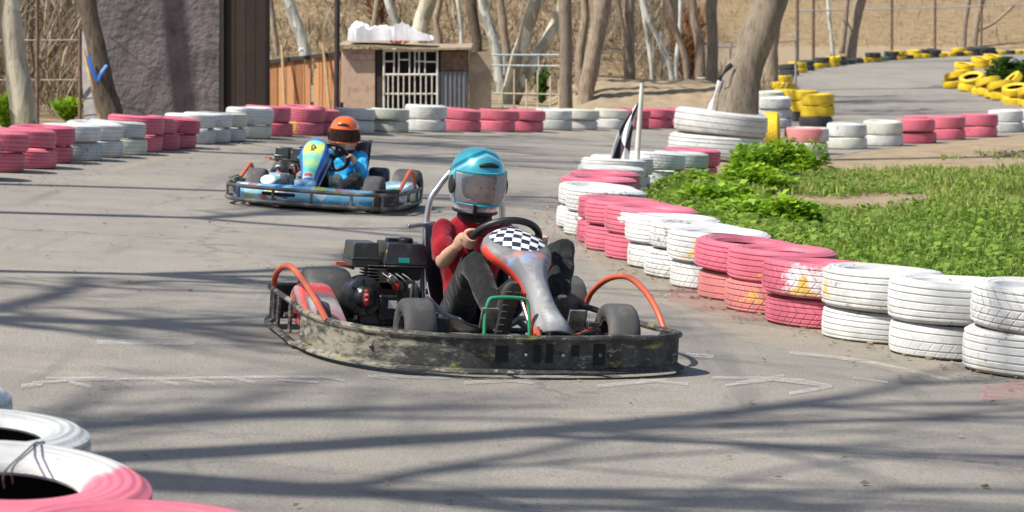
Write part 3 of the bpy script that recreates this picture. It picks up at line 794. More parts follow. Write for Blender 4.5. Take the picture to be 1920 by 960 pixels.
# ---------------------------------------------------------------- trees
def m_bark(name, a, b, c, vs=5, plane=True, bump=.5):
    t = NT(name); p = t.mapping(t.co(), (1, 1, .38))
    n = t.noise(6, p, 7, .7); f = t.noise(30, t.mapping(t.co(), (1, 1, .18)), 5, .7)
    if plane:
        v = t.voro(vs, t.mapping(t.co(), (1.2, 1.2, .45)), 'Color')
        s = t.sep(v)[0]
        col = t.ramp(t.math('ADD', t.math('MULTIPLY', s, .6), t.math('MULTIPLY', n, .4)), [(.25, a), (.45, b), (.68, c)])
    else:
        col = t.ramp(t.math('ADD', t.math('MULTIPLY', n, .5), t.math('MULTIPLY', f, .5)), [(.36, a), (.5, b), (.64, c)])
    col = t.mix(t.ramp(f, [(.36, .55), (.48, 0)]), col, tuple(q*.6 for q in a))
    t.set(color=col, rough=.92, spec=.15)
    t.bump(t.math('ADD', f, n), bump, .03)
    return t.m
BARK = {'cream': m_bark('cream_plane_bark', (.24, .21, .15), (.40, .36, .27), (.56, .52, .41)),
        'pale': m_bark('pale_grey_bark', (.25, .25, .22), (.42, .42, .37), (.56, .56, .50), 7),
        'brown': m_bark('brown_bark', (.15, .115, .082), (.255, .20, .15), (.37, .30, .225), plane=False),
        'dark': m_bark('dark_bark', (.055, .045, .035), (.11, .085, .065), (.17, .135, .10), plane=False),
        'grey': m_bark('grey_brown_bark', (.15, .122, .092), (.205, .168, .128), (.26, .215, .165), plane=False, bump=.35)}

def limb(mb, p, d, L, r, depth, rnd, n=6, gnarl=.25):
    pts, rad = [p.copy()], [r]
    k = 4 if depth > 0 else 3
    for i in range(k):
        d = (d+Vector((rnd.uniform(-1, 1), rnd.uniform(-1, 1), rnd.uniform(-.5, .7)))*gnarl).normalized()
        p = p+d*L/k; pts.append(p.copy()); rad.append(r*(1-.5*(i+1)/k))
    mb.tube(pts, rad, n if depth > 1 else 4)
    if depth <= 0: return
    for i in range(rnd.randint(3, 4) if depth > 1 else rnd.randint(3, 5)):
        j = rnd.randint(1, k)
        ax = Vector((rnd.uniform(-1, 1), rnd.uniform(-1, 1), rnd.uniform(-.1, .9))).normalized()
        limb(mb, pts[j], (d*.75+ax*.9).normalized(), L*rnd.uniform(.5, .75), rad[j]*rnd.uniform(.55, .75), depth-1, rnd, n, gnarl)

CROWNS = []
for s in range(5):
    rnd = random.Random(40+s); mb = MB()
    for q in range(rnd.randint(3, 4)):
        a = rnd.uniform(0, 6.28)
        limb(mb, Vector((0, 0, -.08)), Vector((math.cos(a)*.5, math.sin(a)*.5, 1)).normalized(), rnd.uniform(2.2, 3.2), rnd.uniform(.07, .1), 3, rnd)
    CROWNS.append(mb)
CROWN_ME = {}
def crown_mesh(i, bark):
    if (i, bark) not in CROWN_ME: CROWN_ME[(i, bark)] = CROWNS[i].mesh('bare_crown', BARK[bark], fix=False, angle=180)
    return CROWN_ME[(i, bark)]

def tree(name, pts, bark, label, group, flare=1.25, crown=None, cs=1.0, seed=0, n=14, fork=None):
    """pts: (point, radius) from the foot upward; the crown of bare limbs starts at the last one"""
    rnd = random.Random(seed*13+5)
    base = pts[0][0]
    P = spline([q[0]-base for q in pts], 5); k = len(P)
    rad = []
    for i in range(k):
        u = i/5; j = min(int(u), len(pts)-2); f = u-j
        rad.append(pts[j][1]*(1-f)+pts[j+1][1]*f)
    mb = MB(); rr = []
    for i in range(k):
        rr.append(rad[i]*(1+(flare-1)*math.exp(-i/2.2)))
    mb.tube(P, rr, n)
    ph = rnd.uniform(0, 9); out = []
    for v in mb.v:
        q = mnoise.noise(Vector((v[0]*4+ph, v[1]*4, v[2]*1.3)))
        i = min(range(k), key=lambda j: abs(P[j].z-v[2])); c = P[i]; w_ = Vector(v)-c
        q2 = mnoise.noise(Vector((v[0]*9+ph, v[1]*9, v[2]*3.1)))
        out.append(tuple(c+w_*(1+.22*q+.10*q2)))
    mb.v = out
    e = empty(name, Vector(base), label, 'tree', group)
    t = mb.build('trunk', BARK[bark], e, angle=180)
    if fork:
        for fp in fork:
            m2 = MB(); m2.tube(spline([q[0]-base for q in fp], 5), [fp[0][1]+(fp[-1][1]-fp[0][1])*i/((len(fp)-1)*5) for i in range((len(fp)-1)*5+1)], 10)
            m2.build('stem', BARK[bark], e, angle=180)
    if crown is not None:
        o = bpy.data.objects.new('crown', crown_mesh(crown, bark)); COL.objects.link(o); o.parent = e
        o.location = P[-1]; sc = pts[-1][1]/.11*cs; o.scale = (max(.9, sc),)*3; o.rotation_euler = (0, 0, rnd.uniform(0, 6.28))
    return e

def ptree(px, Y, prof, bark, label, group='bare trees on the far side of the track', crown=0, up=2.5, seed=0, flare=1.2, cs=1.0, fork=None):
    """prof: (picture x, picture y, width in picture px) from low to high; the trunk goes on upward past the frame"""
    s = FPX/Y*1.14
    x0 = (px-960)/FPX*Y
    z0 = ground_h(x0, Y)-.06
    pts = [(Vector((x0, Y, z0)), prof[0][2]/2/s)]
    for (x, y, w_) in prof: 
        q = pt(x, y, Y)
        if q.z > z0+.15: pts.append((q, w_/2/s))
    a, b = pts[-2][0], pts[-1][0]
    d = (b-a).normalized(); d = (d+Vector((0, R.uniform(-.05, .05), .25))).normalized()
    pts.append((b+d*up*.5, pts[-1][1]*.93)); pts.append((b+d*up*.8+Vector((0, 0, up*.3)), pts[-1][1]*.85))
    fk = None
    if fork: fk = [[(pt(x, y, Y+dy), w_/2/s) for (x, y, w_, dy) in f] for f in fork]
    return tree('bare_tree', pts, bark, label, group, flare, crown, cs, seed, fork=fk)

ptree(45, 27, [(42, 225, 58), (34, 150, 52), (26, 80, 46), (16, 0, 42)], 'cream', 'thick pale plane tree trunk at the left edge of the photo behind pink tyres', crown=0, seed=1, up=3)
ptree(214, 31.5, [(210, 215, 50), (193, 150, 44), (178, 80, 40), (163, 0, 38)], 'dark', 'leaning trunk with a blue ribbon in front of the dark rendered building', crown=1, seed=2, up=3)
GT = 'bare trees on the far side of the track'
ptree(575, 57, [(572, 100, 26), (560, 60, 26), (541, 0, 24)], 'pale', 'pale mottled trunk leaning left behind the brown plank fence', crown=2, seed=3)
ptree(523, 60, [(520, 100, 13), (512, 40, 12), (506, 0, 12)], 'brown', 'slender brown trunk just right of the dark plank wall', crown=None, seed=4)
ptree(690, 63, [(692, 80, 12), (703, 40, 14), (708, 0, 14)], 'brown', 'thin dark trunk behind the white plastic sheet, left end', crown=3, seed=5)
ptree(742, 60, [(742, 60, 16), (736, 30, 17), (728, 0, 17)], 'pale', 'pale thin trunk rising behind the middle of the white plastic sheet', crown=None, seed=6)
ptree(782, 52, [(783, 85, 36), (790, 45, 34), (803, 0, 34)], 'cream', 'stout cream trunk leaning right behind the hut roof', crown=4, seed=7)
ptree(826, 62, [(824, 80, 16), (818, 40, 15), (825, 0, 14)], 'brown', 'narrow brown trunk between the stout cream trunk and the white post-like one', crown=None, seed=8)
ptree(866, 58, [(866, 90, 9), (863, 40, 9), (858, 0, 9)], 'pale', 'very thin whitish trunk behind the right end of the hut roof', crown=None, seed=9)
ptree(893, 54, [(895, 85, 22), (889, 40, 22), (884, 0, 22)], 'dark', 'dark upright trunk at the right end of the hut roof', crown=0, seed=10)
ptree(938, 58, [(934, 120, 24), (920, 60, 22), (905, 0, 21)], 'pale', 'pale trunk leaning left behind the pale blue rail', crown=1, seed=11)
ptree(950, 61, [(950, 100, 18), (944, 50, 18), (938, 0, 17)], 'brown', 'mottled upright trunk just right of the pale left-leaning one', crown=None, seed=12)
ptree(955, 53, [(952, 180, 34), (972, 110, 32), (990, 50, 30), (1006, 0, 30)], 'cream', 'forked cream tree behind the railing, one stem leaning far to the right', crown=2, seed=13, fork=[[(962, 190, 30, 0), (985, 140, 27, .1), (1020, 85, 25, .3), (1048, 25, 23, .5), (1058, -20, 22, .6), (1070, -160, 18, .9)]])
ptree(1061, 46.5, [(1061, 200, 29), (1061, 120, 28), (1060, 40, 27), (1059, 0, 27)], 'grey', 'slim straight grey trunk standing right behind the pale tyres', crown=3, seed=14, flare=1.05)
ptree(1098, 51, [(1100, 175, 38), (1112, 110, 37), (1122, 50, 36), (1130, 0, 38)], 'brown', 'broad brown trunk leaning right beside the slim straight trunk', crown=4, seed=15, fork=[[(1088, 178, 22, .3), (1087, 100, 22, .35), (1096, 40, 21, .4), (1096, 0, 20, .45), (1094, -120, 16, .5)]])
ptree(1180, 56, [(1180, 145, 26), (1181, 80, 22), (1178, 30, 22), (1180, 0, 22)], 'brown', 'brown trunk with a pale side stem above the earth bank', crown=0, seed=16, fork=[[(1184, 140, 10, -.2), (1172, 70, 12, -.2), (1163, 30, 12, -.2), (1158, 0, 11, -.2), (1150, -90, 9, -.2)]])
ptree(1262, 58, [(1258, 130, 12), (1238, 80, 12), (1218, 40, 11), (1206, 0, 11)], 'pale', 'thin pale trunk leaning left across the hillside', crown=None, seed=17)
ptree(1222, 59, [(1222, 130, 9), (1214, 70, 9), (1206, 20, 9), (1203, 0, 9)], 'pale', 'thinnest pale upright sapling beside the pale left-leaning trunk', crown=None, seed=18)
ptree(1290, 57, [(1286, 120, 15), (1272, 70, 14), (1258, 25, 14), (1252, 0, 13)], 'brown', 'thin grey-brown trunk leaning left right of the pale leaning one', crown=1, seed=19)
ptree(1270, 62, [(1268, 120, 9), (1274, 60, 9), (1276, 0, 9)], 'pale', 'thin pale upright stem behind the grey-brown leaning trunk', crown=None, seed=20)
ptree(1312, 60, [(1312, 140, 24), (1312, 90, 20), (1302, 40, 18), (1298, 0, 18)], 'brown', 'reddish brown trunk amid rust coloured twigs', crown=2, seed=21)
ptree(1336, 57, [(1336, 130, 24), (1337, 70, 23), (1334, 20, 24), (1335, 0, 24)], 'grey', 'grey upright trunk just left of the big leaning tree', crown=3, seed=22)
ptree(1446, 66, [(1446, 150, 30), (1448, 100, 27), (1452, 50, 26), (1456, 0, 26)], 'brown', 'brown trunk half hidden behind the big leaning tree', crown=4, seed=23)
ptree(1590, 96, [(1590, 95, 34), (1596, 60, 30), (1606, 25, 28), (1612, 0, 28)], 'brown', 'dark double trunk beside the far wire fence', crown=0, seed=24, fork=[[(1578, 100, 14, -.5), (1584, 50, 13, -.5), (1588, 0, 12, -.5), (1592, -60, 10, -.5)]])
ptree(1806, 124, [(1806, 80, 13), (1810, 40, 12), (1816, 0, 12)], 'brown', 'left one of two thin trunks standing for tree shadows on the far right hillside', crown=1, seed=25)  # trunk stands in for a tree shadow lying on the hillside
ptree(1826, 123, [(1826, 85, 14), (1832, 40, 13), (1842, 0, 12)], 'brown', 'right one of two thin trunks standing for tree shadows, far right hillside, with limb', crown=2, seed=26, fork=[[(1828, 60, 8, 0), (1860, 45, 8, 0), (1885, 25, 6, 0), (1905, 5, 5, 0)]])  # trunk and limb stand in for shadow streaks on the slope
ptree(1562, 104, [(1562, 100, 9), (1556, 50, 8), (1552, 0, 8)], 'pale', 'thin pale stem left of the dark double trunk', crown=None, seed=27)

# big leaning tree inside the lorry tyres
tx, ty = TREE_XY
s = FPX/ty
tp = [(Vector((tx+.05, ty, base_h(tx, ty)-.02)), .31)]
for (x, y, wv) in [(1377, 232, 86), (1395, 160, 72), (1416, 90, 65), (1445, 20, 59), (1458, -20, 58), (1500, -160, 55), (1526, -260, 50)]:
    tp.append((pt(x-4, y, ty), wv/2/s))
big = tree('leaning_tree', tp, 'grey', 'big grey-brown trunk leaning right out of the stacked white lorry tyres', 'bare trees beside the track', flare=1.03, crown=1, cs=.5, seed=31, n=24)
mk = NT('dark_knot'); mk.set(color=(.035, .024, .016), rough=.9)
mb = MB(); q = pt(1376, 218, ty-.36)-big.location; mb.lathe([(.0, .0), (.018, -.004), (.03, -.012), (.034, -.03), (.0, -.05)], 14, 'Y', q, False); mb.build('knot_hole', mk.m, big)

# trees standing left of the frame, whose trunks and limbs shade the track
for i, (x, y, h, r0, cs, lab) in enumerate([(-5.1, 6.0, 4.6, .15, 1.7, 'bare tree by the lower left tyres, beyond the photo edge, nearest the camera'), (-6.7, 9.45, 6.0, .11, 1.6, 'bare tree beyond the left photo edge beside the chalk line'),
        (-7.4, 15.7, 7.4, .15, 1.2, 'bare tree beyond the left photo edge across from the blue kart'), (-7.5, 18.9, 8.2, .13, 1.25, 'slim bare tree beyond the left photo edge near the first pink tyres'), (-7.9, 25.5, 8.6, .16, 1.3, 'taller bare tree beyond the left photo edge behind the pink tyres'), (-9.4, 28.6, 8.0, .13, 1.1, 'bare tree beyond the left photo edge left of the rendered building'),
        (-6.75, 33.25, 7.6, .10, 1.0, 'slender bare tree just beyond the left photo edge beside the rendered building'), (-7.4, 5.2, 7.5, .10, 1.5, 'bare tree farther left beyond the lower left tyres'), (-5.6, 12.2, 5.2, .10, 1.6, 'young bare tree beyond the left photo edge near the white dash'),]):
    z = ground_h(x, y)
    a = R.uniform(0, 6.28)
    tree('bare_tree', [(Vector((x, y, z-.05)), r0), (Vector((x+.06, y, z+h*.35)), r0*.9), (Vector((x-.05, y+.08, z+h*.7)), r0*.78), (Vector((x, y, z+h)), r0*.62)], 'brown', lab, 'bare trees left of the track', crown=i % 5, cs=cs*.9, seed=50+i, n=10)

# ---------------------------------------------------------------- undergrowth on the hillside
def twigs():
    L = []
    mb = Leaves()
    for i in range(17000):
        u = R.random()
        if u < .5: x, y = R.uniform(-14, 6), R.uniform(57.5, 74)
        elif u < .8: x, y = R.uniform(-10.5, -5.9), R.uniform(34.5, 52)
        elif u < .92: x, y = R.uniform(2, 4.6), R.uniform(66, 84)
        else: x, y = R.uniform(8, 30), R.uniform(122, 150)
        dn = mnoise.noise(Vector((x*.6, y*.3, 2)))
        if dn < R.uniform(-.5, .15): continue
        z = ground_h(x, y)
        hgt = R.uniform(.12, .75) if u < .5 or u > .8 else R.uniform(.5, 2.2)
        d = Vector((R.gauss(0, .45), R.gauss(0, .45), 1))
        mb.leaf((x, y, z), d, hgt, R.uniform(.008, .016)/max(.3, hgt)*1.4, min(1, max(0, R.gauss(.5, .28))))
        if R.random() < .5:
            for q in range(2):
                e = (d+Vector((R.gauss(0, .7), R.gauss(0, .7), .2))).normalized()
                mb.leaf(Vector((x, y, z))+d.normalized()*hgt*R.uniform(.3, .8), e, hgt*.5, .02/max(.3, hgt), min(1, max(0, R.gauss(.5, .28))))
    o = mb.build('dry_undergrowth', M_STRAW)
    tag(o, 'tangle of dry twigs and dead stalks on the tan hillside behind the trees', 'undergrowth', kind='stuff')
    lv = Leaves()
    for i in range(16000):
        x, y = R.uniform(-15, 9), R.uniform(59, 80)
        z = ground_h(x, y)
        if x > 3.5 or mnoise.noise(Vector((x*.9, y*.5, 12))) < R.uniform(-.6, .3): continue
        a = R.uniform(0, 6.28)
        lv.leaf((x, y, z+R.uniform(0, .06)), (math.cos(a), math.sin(a), R.uniform(-.1, .9)), R.uniform(.06, .16), .35, min(1, max(0, R.gauss(.5, .3))))
    o = lv.build('fallen_leaves', M_STRAW); tag(o, 'dead leaves littering the hillside under the bare trees', 'leaves', kind='stuff')
twigs()
def litter():
    L = Leaves()
    for i in range(1500):
        q = R.random()
        if q < .5:
            y = R.uniform(11, 24); x = wall_x(y)-abs(R.gauss(0, .16))+.12
        elif q < .75:
            y = R.uniform(20, 42); x = -4.2+max(0, (y-28))*.19+abs(R.gauss(0, .3))+.2
        else:
            y = R.uniform(5, 30); x = R.uniform(-.19*y, wall_x(max(12, y)))
        a = R.uniform(0, 6.28)
        L.leaf((x, y, base_h(x, y)+.012), (math.cos(a), math.sin(a), R.uniform(.0, .35)), R.uniform(.012, .04), R.uniform(.2, .4), min(1, max(0, R.gauss(.45, .28))))
    o = L.build('leaf_litter', M_STRAW); tag(o, 'scattered dry leaf crumbs on the asphalt along the tyre walls', 'leaves', kind='stuff')
litter()
M_RUST = m_leaf('rusty_twigs', (.14, .065, .03), (.26, .12, .05), (.36, .2, .09))
def brush(px, Y, w_, h_, n, mat, label, base_up=0.0, name='bushy_scrub'):
    x0 = (px-960)/FPX*Y; z0 = ground_h(x0, Y); L = Leaves()
    for i in range(n):
        a = R.uniform(0, 6.28); r = w_*.5*math.sqrt(R.random())
        d = Vector((math.cos(a)*r/h_*.8, math.sin(a)*r/h_*.8, 1))
        p = d*h_*R.uniform(.1, .9)*(.6+.4*R.random())
        L.leaf((p.x, p.y, p.z+base_up), d+Vector((R.gauss(0, .5), R.gauss(0, .5), R.gauss(0, .3))), R.uniform(.12, .4)*min(1, h_*.6+.05), R.uniform(.03, .12)*(1 if h_ > 1 else 3.2), min(1, max(0, R.gauss(.5, .25))))
    o = L.build(name, mat); o.location = (x0, Y, z0); return tag(o, label, 'shrub')
brush(1290, 63, 1.9, 2.3, 900, M_RUST, 'rust coloured leafless scrub between the thin pale trunks on the hillside')
brush(710, 66, 2.0, 2.0, 500, M_RUST, 'rusty scrub behind the white plastic sheet on the hut roof')
brush(128, 33.2, .75, .34, 1500, M_SHRUB, 'bright green bush below the wire fence at left')
brush(12, 30, .6, .45, 1300, M_SHRUB, 'green bush behind the trunk at the left photo edge')
brush(1145, 57.5, .9, .5, 1300, M_SHRUB, 'bright green tuft on the hillside beside the broad brown trunk', name='grass_tuft')
brush(1015, 52.5, .5, .85, 200, M_DARKG, 'dark green plant behind the cream railing')
for i, (px, Y) in enumerate([(30, 38), (95, 40), (138, 44), (60, 50)]):
    brush(px, Y, 1.6, 2.6, 420, M_STRAW, f'dry leafless thicket behind the left wire fence, {ordw(i)} of four from the front', name='dry_thicket')

# earth bank behind the back wall
def bank():
    mb = MB(); nx, ny = 46, 26
    for j in range(ny):
        for i in range(nx):
            x = .6+5.0*i/(nx-1); y = 49.0+9.5*j/(ny-1)
            u = (x-.6)/5.0; v = (y-49.0)/9.5
            h = .58*smooth01(min(1, u*4.2))*smooth01(min(1, (1-u)*3))*smooth01(min(1, v*2.6))*smooth01(min(1, (1-v)*4))
            h += .05*mnoise.noise(Vector((x*1.8, y*1.8, 4)))*min(1, h*5)+.05*mnoise.noise(Vector((x*6, y*6, 8)))*min(1, h*5)
            mb.v.append((x, y, ground_h(x, y)+h-.02))
    for j in range(ny-1):
        for i in range(nx-1): mb.f.append((j*nx+i, j*nx+i+1, (j+1)*nx+i+1, (j+1)*nx+i)); mb.m.append(0)
    tag(mb.build('earth_bank', M_GROUND, angle=180), kind='structure')
bank()
# far trees beyond the hill crest
def far_woods():
    mb = MB()
    for i in range(420):
        x, y = R.uniform(-30, 60), R.uniform(150, 185); z = ground_h(x, y)-.1
        h = R.uniform(3, 7); r = R.uniform(.06, .2)
        mb.tube([(x, y, z), (x+R.uniform(-.3, .3), y, z+h*.5), (x+R.uniform(-.9, .9), y, z+h)], [r, r*.7, r*.2], 5)
        for q in range(4):
            zz = z+h*R.uniform(.2, .8); mb.tube([(x, y, zz), (x+R.uniform(-1.3, 1.3), y+R.uniform(-1, 1), zz+R.uniform(.4, 1.4))], [r*.5, r*.15], 4)
    o = mb.build('distant_woods', BARK['dark'], angle=180, fix=False); tag(o, 'far dark leafless wood above the hill crest', 'woods', kind='stuff')
far_woods()
# ---------------------------------------------------------------- building, plank fence, hut, railing, wire fences
M_PLASTER = smear('dark_purple_render', (.10, .083, .088), (.165, .14, .143), 1.9, .9, bump=.7, bscale=11, bdist=.05, dirt=(.06, .05, .052), dscale=2.6, dlev=(.50, .66))
def m_planks(name, a, b, c, wdt=.14, axis=0, dirt=(.05, .04, .03)):
    t = NT(name); co = t.co(); x = t.sep(co)[axis]
    k = t.math('DIVIDE', x, wdt); cell = t.math('FLOOR', k); fr = t.math('FRACT', k)
    wn = t.N.new('ShaderNodeTexWhiteNoise'); wn.noise_dimensions = '1D'; t.l(cell, wn.inputs['W'])
    g = t.noise(4, t.mapping(co, (14, 14, 1.2)), 6, .7)
    col = t.ramp(t.math('ADD', t.math('MULTIPLY', wn.outputs['Value'], .5), t.math('MULTIPLY', g, .55)), [(.2, a), (.5, b), (.85, c)])
    gap = t.ramp(t.math('ABSOLUTE', t.math('SUBTRACT', fr, .5)), [(.465, 0), (.485, 1)])
    col = t.mix(gap, col, tuple(q*.25 for q in a))
    col = t.mix(t.ramp(t.noise(2.2, co, 7, .7), [(.52, 0), (.72, .7)]), col, dirt)
    t.set(color=col, rough=.85, spec=.2); t.bump(t.math('SUBTRACT', g, t.math('MULTIPLY', gap, 1.5)), .5, .012)
    return t.m
M_DARKWOOD = m_planks('dark_weathered_planks', (.022, .016, .013), (.038, .028, .023), (.056, .042, .034), .13)
M_PLANK = m_planks('brown_orange_planks', (.24, .11, .05), (.40, .19, .09), (.52, .28, .14), .16, dirt=(.24, .13, .075))
M_BEIGE = smear('beige_plywood', (.42, .29, .21), (.58, .42, .32), 5, .8, bump=.3, bscale=25, dirt=(.26, .17, .12), dscale=5, dlev=(.5, .68))
M_TAN = smear('tan_wall_sheet', (.40, .31, .21), (.50, .40, .28), 3, .85, bump=.2, dirt=(.26, .20, .14), dscale=2)
M_BLACKW = smear('tarred_timber', (.018, .015, .015), (.035, .030, .030), 5, .8)
M_CORR = smear('grey_corrugated_sheet', (.17, .185, .20), (.25, .265, .28), 3, .45, .6, dirt=(.13, .10, .08), dscale=3)
M_PIPEW = smear('worn_white_metal', (.55, .53, .48), (.68, .66, .60), 9, .5, .1, dirt=(.33, .25, .17), dscale=8, dlev=(.55, .7))
M_PIPEB = smear('pale_blue_metal', (.42, .52, .54), (.52, .61, .62), 9, .5, .1, dirt=(.35, .33, .28), dscale=6)
M_CREAMP = smear('cream_painted_metal', (.55, .47, .33), (.66, .58, .43), 9, .55, .1, dirt=(.35, .27, .18), dscale=6)
M_STICK = smear('bare_pine_pole', (.34, .22, .10), (.46, .33, .17), 12, .7)
M_RUSTP = smear('rusty_post', (.10, .06, .04), (.19, .12, .08), 12, .8)
M_GALV = smear('grey_galvanised_post', (.26, .25, .23), (.38, .37, .34), 12, .5, .4)
M_DARKIN = smear('interior_shade_black', (.012, .011, .010), (.025, .022, .02), 3, .95)

# rendered building with the plank bay
Y0 = 34.6; xa, xb, xc = (158-960)/FPX*Y0, (413-960)/FPX*Y0, (499-960)/FPX*Y0
bz = base_h((xa+xc)/2, Y0)-.1
bl = empty('rendered_building', Vector(((xa+xc)/2, Y0, bz)), 'dark purple-grey rendered building with a dark plank bay behind the left tyre wall', 'building')
mb = MB(); cx = (xa+xb)/2-(xa+xc)/2
N = 14
mb.box((cx, .9, 1.15), (xb-xa, 1.8, 2.3)); mb.build('rendered_wall', M_PLASTER, bl, bevel=.02)
cx2 = (xb+xc)/2-(xa+xc)/2
mb = MB(); mb.box((cx2+.001, .31, 1.14), (xc-xb-.004, .5, 2.28)); mb.build('plank_wall', M_DARKWOOD, bl)
mb = MB(); mb.box((-.25, .95, 2.38), (xc-xa, 2.1, .12)); mb.build('roof', M_CORR, bl, bevel=.01)
mb = MB(); mb.box((cx2-(xc-xb)/2+.02, .035, 1.14), (.045, .05, 2.27)); mb.build('corner_post', M_BLACKW, bl)

# brown plank fence with a tarred top rail
YF = 43.2
A, B = pt(490, 215, YF+.35), pt(640, 215, YF-.35)
def zrow(py, Y): return CAMH-(py-HZ)/FPX*Y
fe = empty('plank_fence', Vector((A.x, A.y, 0)), 'orange brown plank fence with a black top rail beside the hut', 'fence')
dv = Vector((B.x-A.x, B.y-A.y, 0)); L = dv.length; ang = math.atan2(dv.y, dv.x); fe.rotation_euler = (0, 0, ang)
za, zb = zrow(118, A.y), zrow(100, B.y); g0 = .02
mb = MB()
ns = 9
for i in range(ns):
    x0, x1 = L*i/ns, L*(i+1)/ns-.012
    t0 = za+(zb-za)*(i+.5)/ns-.02
    lo = g0+(.45 if i == 99 else 0)
    if i == 5: 
        mb.box(((x0+x1)/2-.03, R.uniform(-.008, .008), (t0+lo)/2), (x1-x0-.06, .025, t0-lo))
    else: mb.box(((x0+x1)/2, R.uniform(-.008, .008), (t0+lo)/2), (x1-x0, .025, t0-lo), Matrix.Rotation(R.uniform(-.012, .012), 3, 'Y'))
mb.build('boards', M_PLANK, fe)
mb = MB(); mb.tube([(0, -.03, za), (L, -.03, zb)], .045, 4); mb.build('top_rail', M_BLACKW, fe, smooth=False)
mb = MB(); mb.box((L*.5, .04, .35), (L, .05, .08)); mb.build('rear_rail', M_BLACKW, fe)
for (x0, y0, x1, y1, nm) in ((528, 84, 534, 214, 'left'), (605, 82, 619, 214, 'right')):
    Yp = YF-(.15 if nm == 'right' else -.15)-.25
    a, b = pt(x1, y1+4, Yp-.12), pt(x0, y0, Yp+.1)
    mb = MB(); mb.tube([a-a, (b-a)*.5+Vector((.008, 0, 0)), b-a], [.026, .024, .021], 8)
    o = mb.build('wooden_pole', M_STICK); o.location = a
    tag(o, f'bare pine pole leaning on the plank fence, {"next to the dark plank bay" if nm == "left" else "next to the black pole"}', 'pole', 'poles leaning on the plank fence')
b = at(631, 214); Yp = 42.2; x = (631-960)/FPX*Yp
mb = MB(); mb.tube([(0, 0, -.05), (.01, 0, 1.6), (.02, 0, 3.6)], [.045, .045, .042], 12); o = mb.build('black_pole', M_BLACKW); o.location = (x, Yp, base_h(x, Yp)); tag(o, 'tall black pole between the plank fence and the hut', 'pole')

# hut
YH = 44.0
def hx(px): return (px-960)/FPX*YH
hx0 = hx(640); gz = base_h(hx(770), YH)-.05
hut = empty('hut', Vector((hx0, YH, gz)), 'small patched hut with a white grille door and a flat roof', 'hut')
def hp(px, py): return hx(px)-hx0, zrow(py, YH)-gz
def panel(name, px0, px1, py0, py1, mat, y=0.0, th=.05, **kw):
    x0, z1 = hp(px0, py0); x1, z0 = hp(px1, py1)
    mb = MB(); mb.box(((x0+x1)/2, y+th/2, (z0+z1)/2), (x1-x0, th, z1-z0)); return mb.build(name, mat, hut, bevel=.004, **kw)
panel('front_panel', 641, 703, 92, 224, M_BEIGE, 0, .06)
panel('trim_board', 659, 701, 101, 112, M_BEIGE, -.025, .024)
panel('jamb_gap_strip', 705, 717, 93, 224, M_BLACKW, .02, .08)  # black strip stands in for the shaded gap beside the grille
panel('jamb_gap_strip', 717.5, 721, 93, 224, M_STICK, -.01, .05)
panel('upper_board', 826, 877, 96, 133, M_RUSTP, .03, .03)
panel('right_wall', 879, 921, 98, 224, M_TAN, .25, .06)
panel('left_wall', 640.2, 642, 92, 224, M_BEIGE, .062, 1.5)
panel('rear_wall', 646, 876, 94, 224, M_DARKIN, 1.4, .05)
panel('shade_backing', 722, 824, 94, 224, M_DARKIN, .42, .03)  # near-black sheet behind the grille paints in the shaded interior
# corrugated panel
x0, z1 = hp(822, 134); x1, z0 = hp(877, 224); mb = MB(); nn = 44
for i in range(nn+1):
    x = x0+(x1-x0)*i/nn; y = .015*math.sin(i/nn*2*math.pi*6.5)
    mb.v += [(x, y, z0), (x, y, z1), (x, y+.012, z1), (x, y+.012, z0)]
for i in range(nn):
    a = i*4
    for q in range(4): mb.f.append((a+q, a+(q+1) % 4, a+4+(q+1) % 4, a+4+q)); mb.m.append(0)
mb.build('corrugated_panel', M_CORR, hut)
# grille door
g = empty('grille_door', Matrix.Identity(4)); g.parent = hut
def bar(a, b, r=.011, name='bar'):
    pa, pb = hp(*a), hp(*b); mb = MB(); mb.tube([(pa[0], -.03, pa[1]), (pb[0], -.03, pb[1])], r, 6); return mb
mb = MB()
def badd(a, b, r=.011, y=-.03):
    pa, pb = hp(*a), hp(*b); mb.tube([(pa[0], y, pa[1]), (pb[0], y, pb[1])], r, 6)
for a, b in (((720, 95), (820, 95)), ((720, 140), (820, 140)), ((720, 208), (820, 208)), ((720, 95), (720, 216)), ((820, 95), (820, 216))): badd(a, b, .019)
mb.build('door_frame', M_PIPEW, g)
mb = MB()
for i, px in enumerate([728, 737, 747, 757, 768, 778, 789, 799, 810]):
    badd((px, 140), (px, 208), .012, -.034)
for px in (739, 748, 768, 778, 786, 797): badd((px, 95), (px, 140), .012, -.034)
for a, b in (((720, 176), (820, 176)),): badd(a, b, .015, -.026)
for a, b in (((722, 115), (739, 115)), ((778, 115), (797, 115)), ((797, 116), (820, 116)), ((748, 112), (768, 112))): badd(a, b, .013, -.026)
mb.build('bars', M_PIPEW, g)
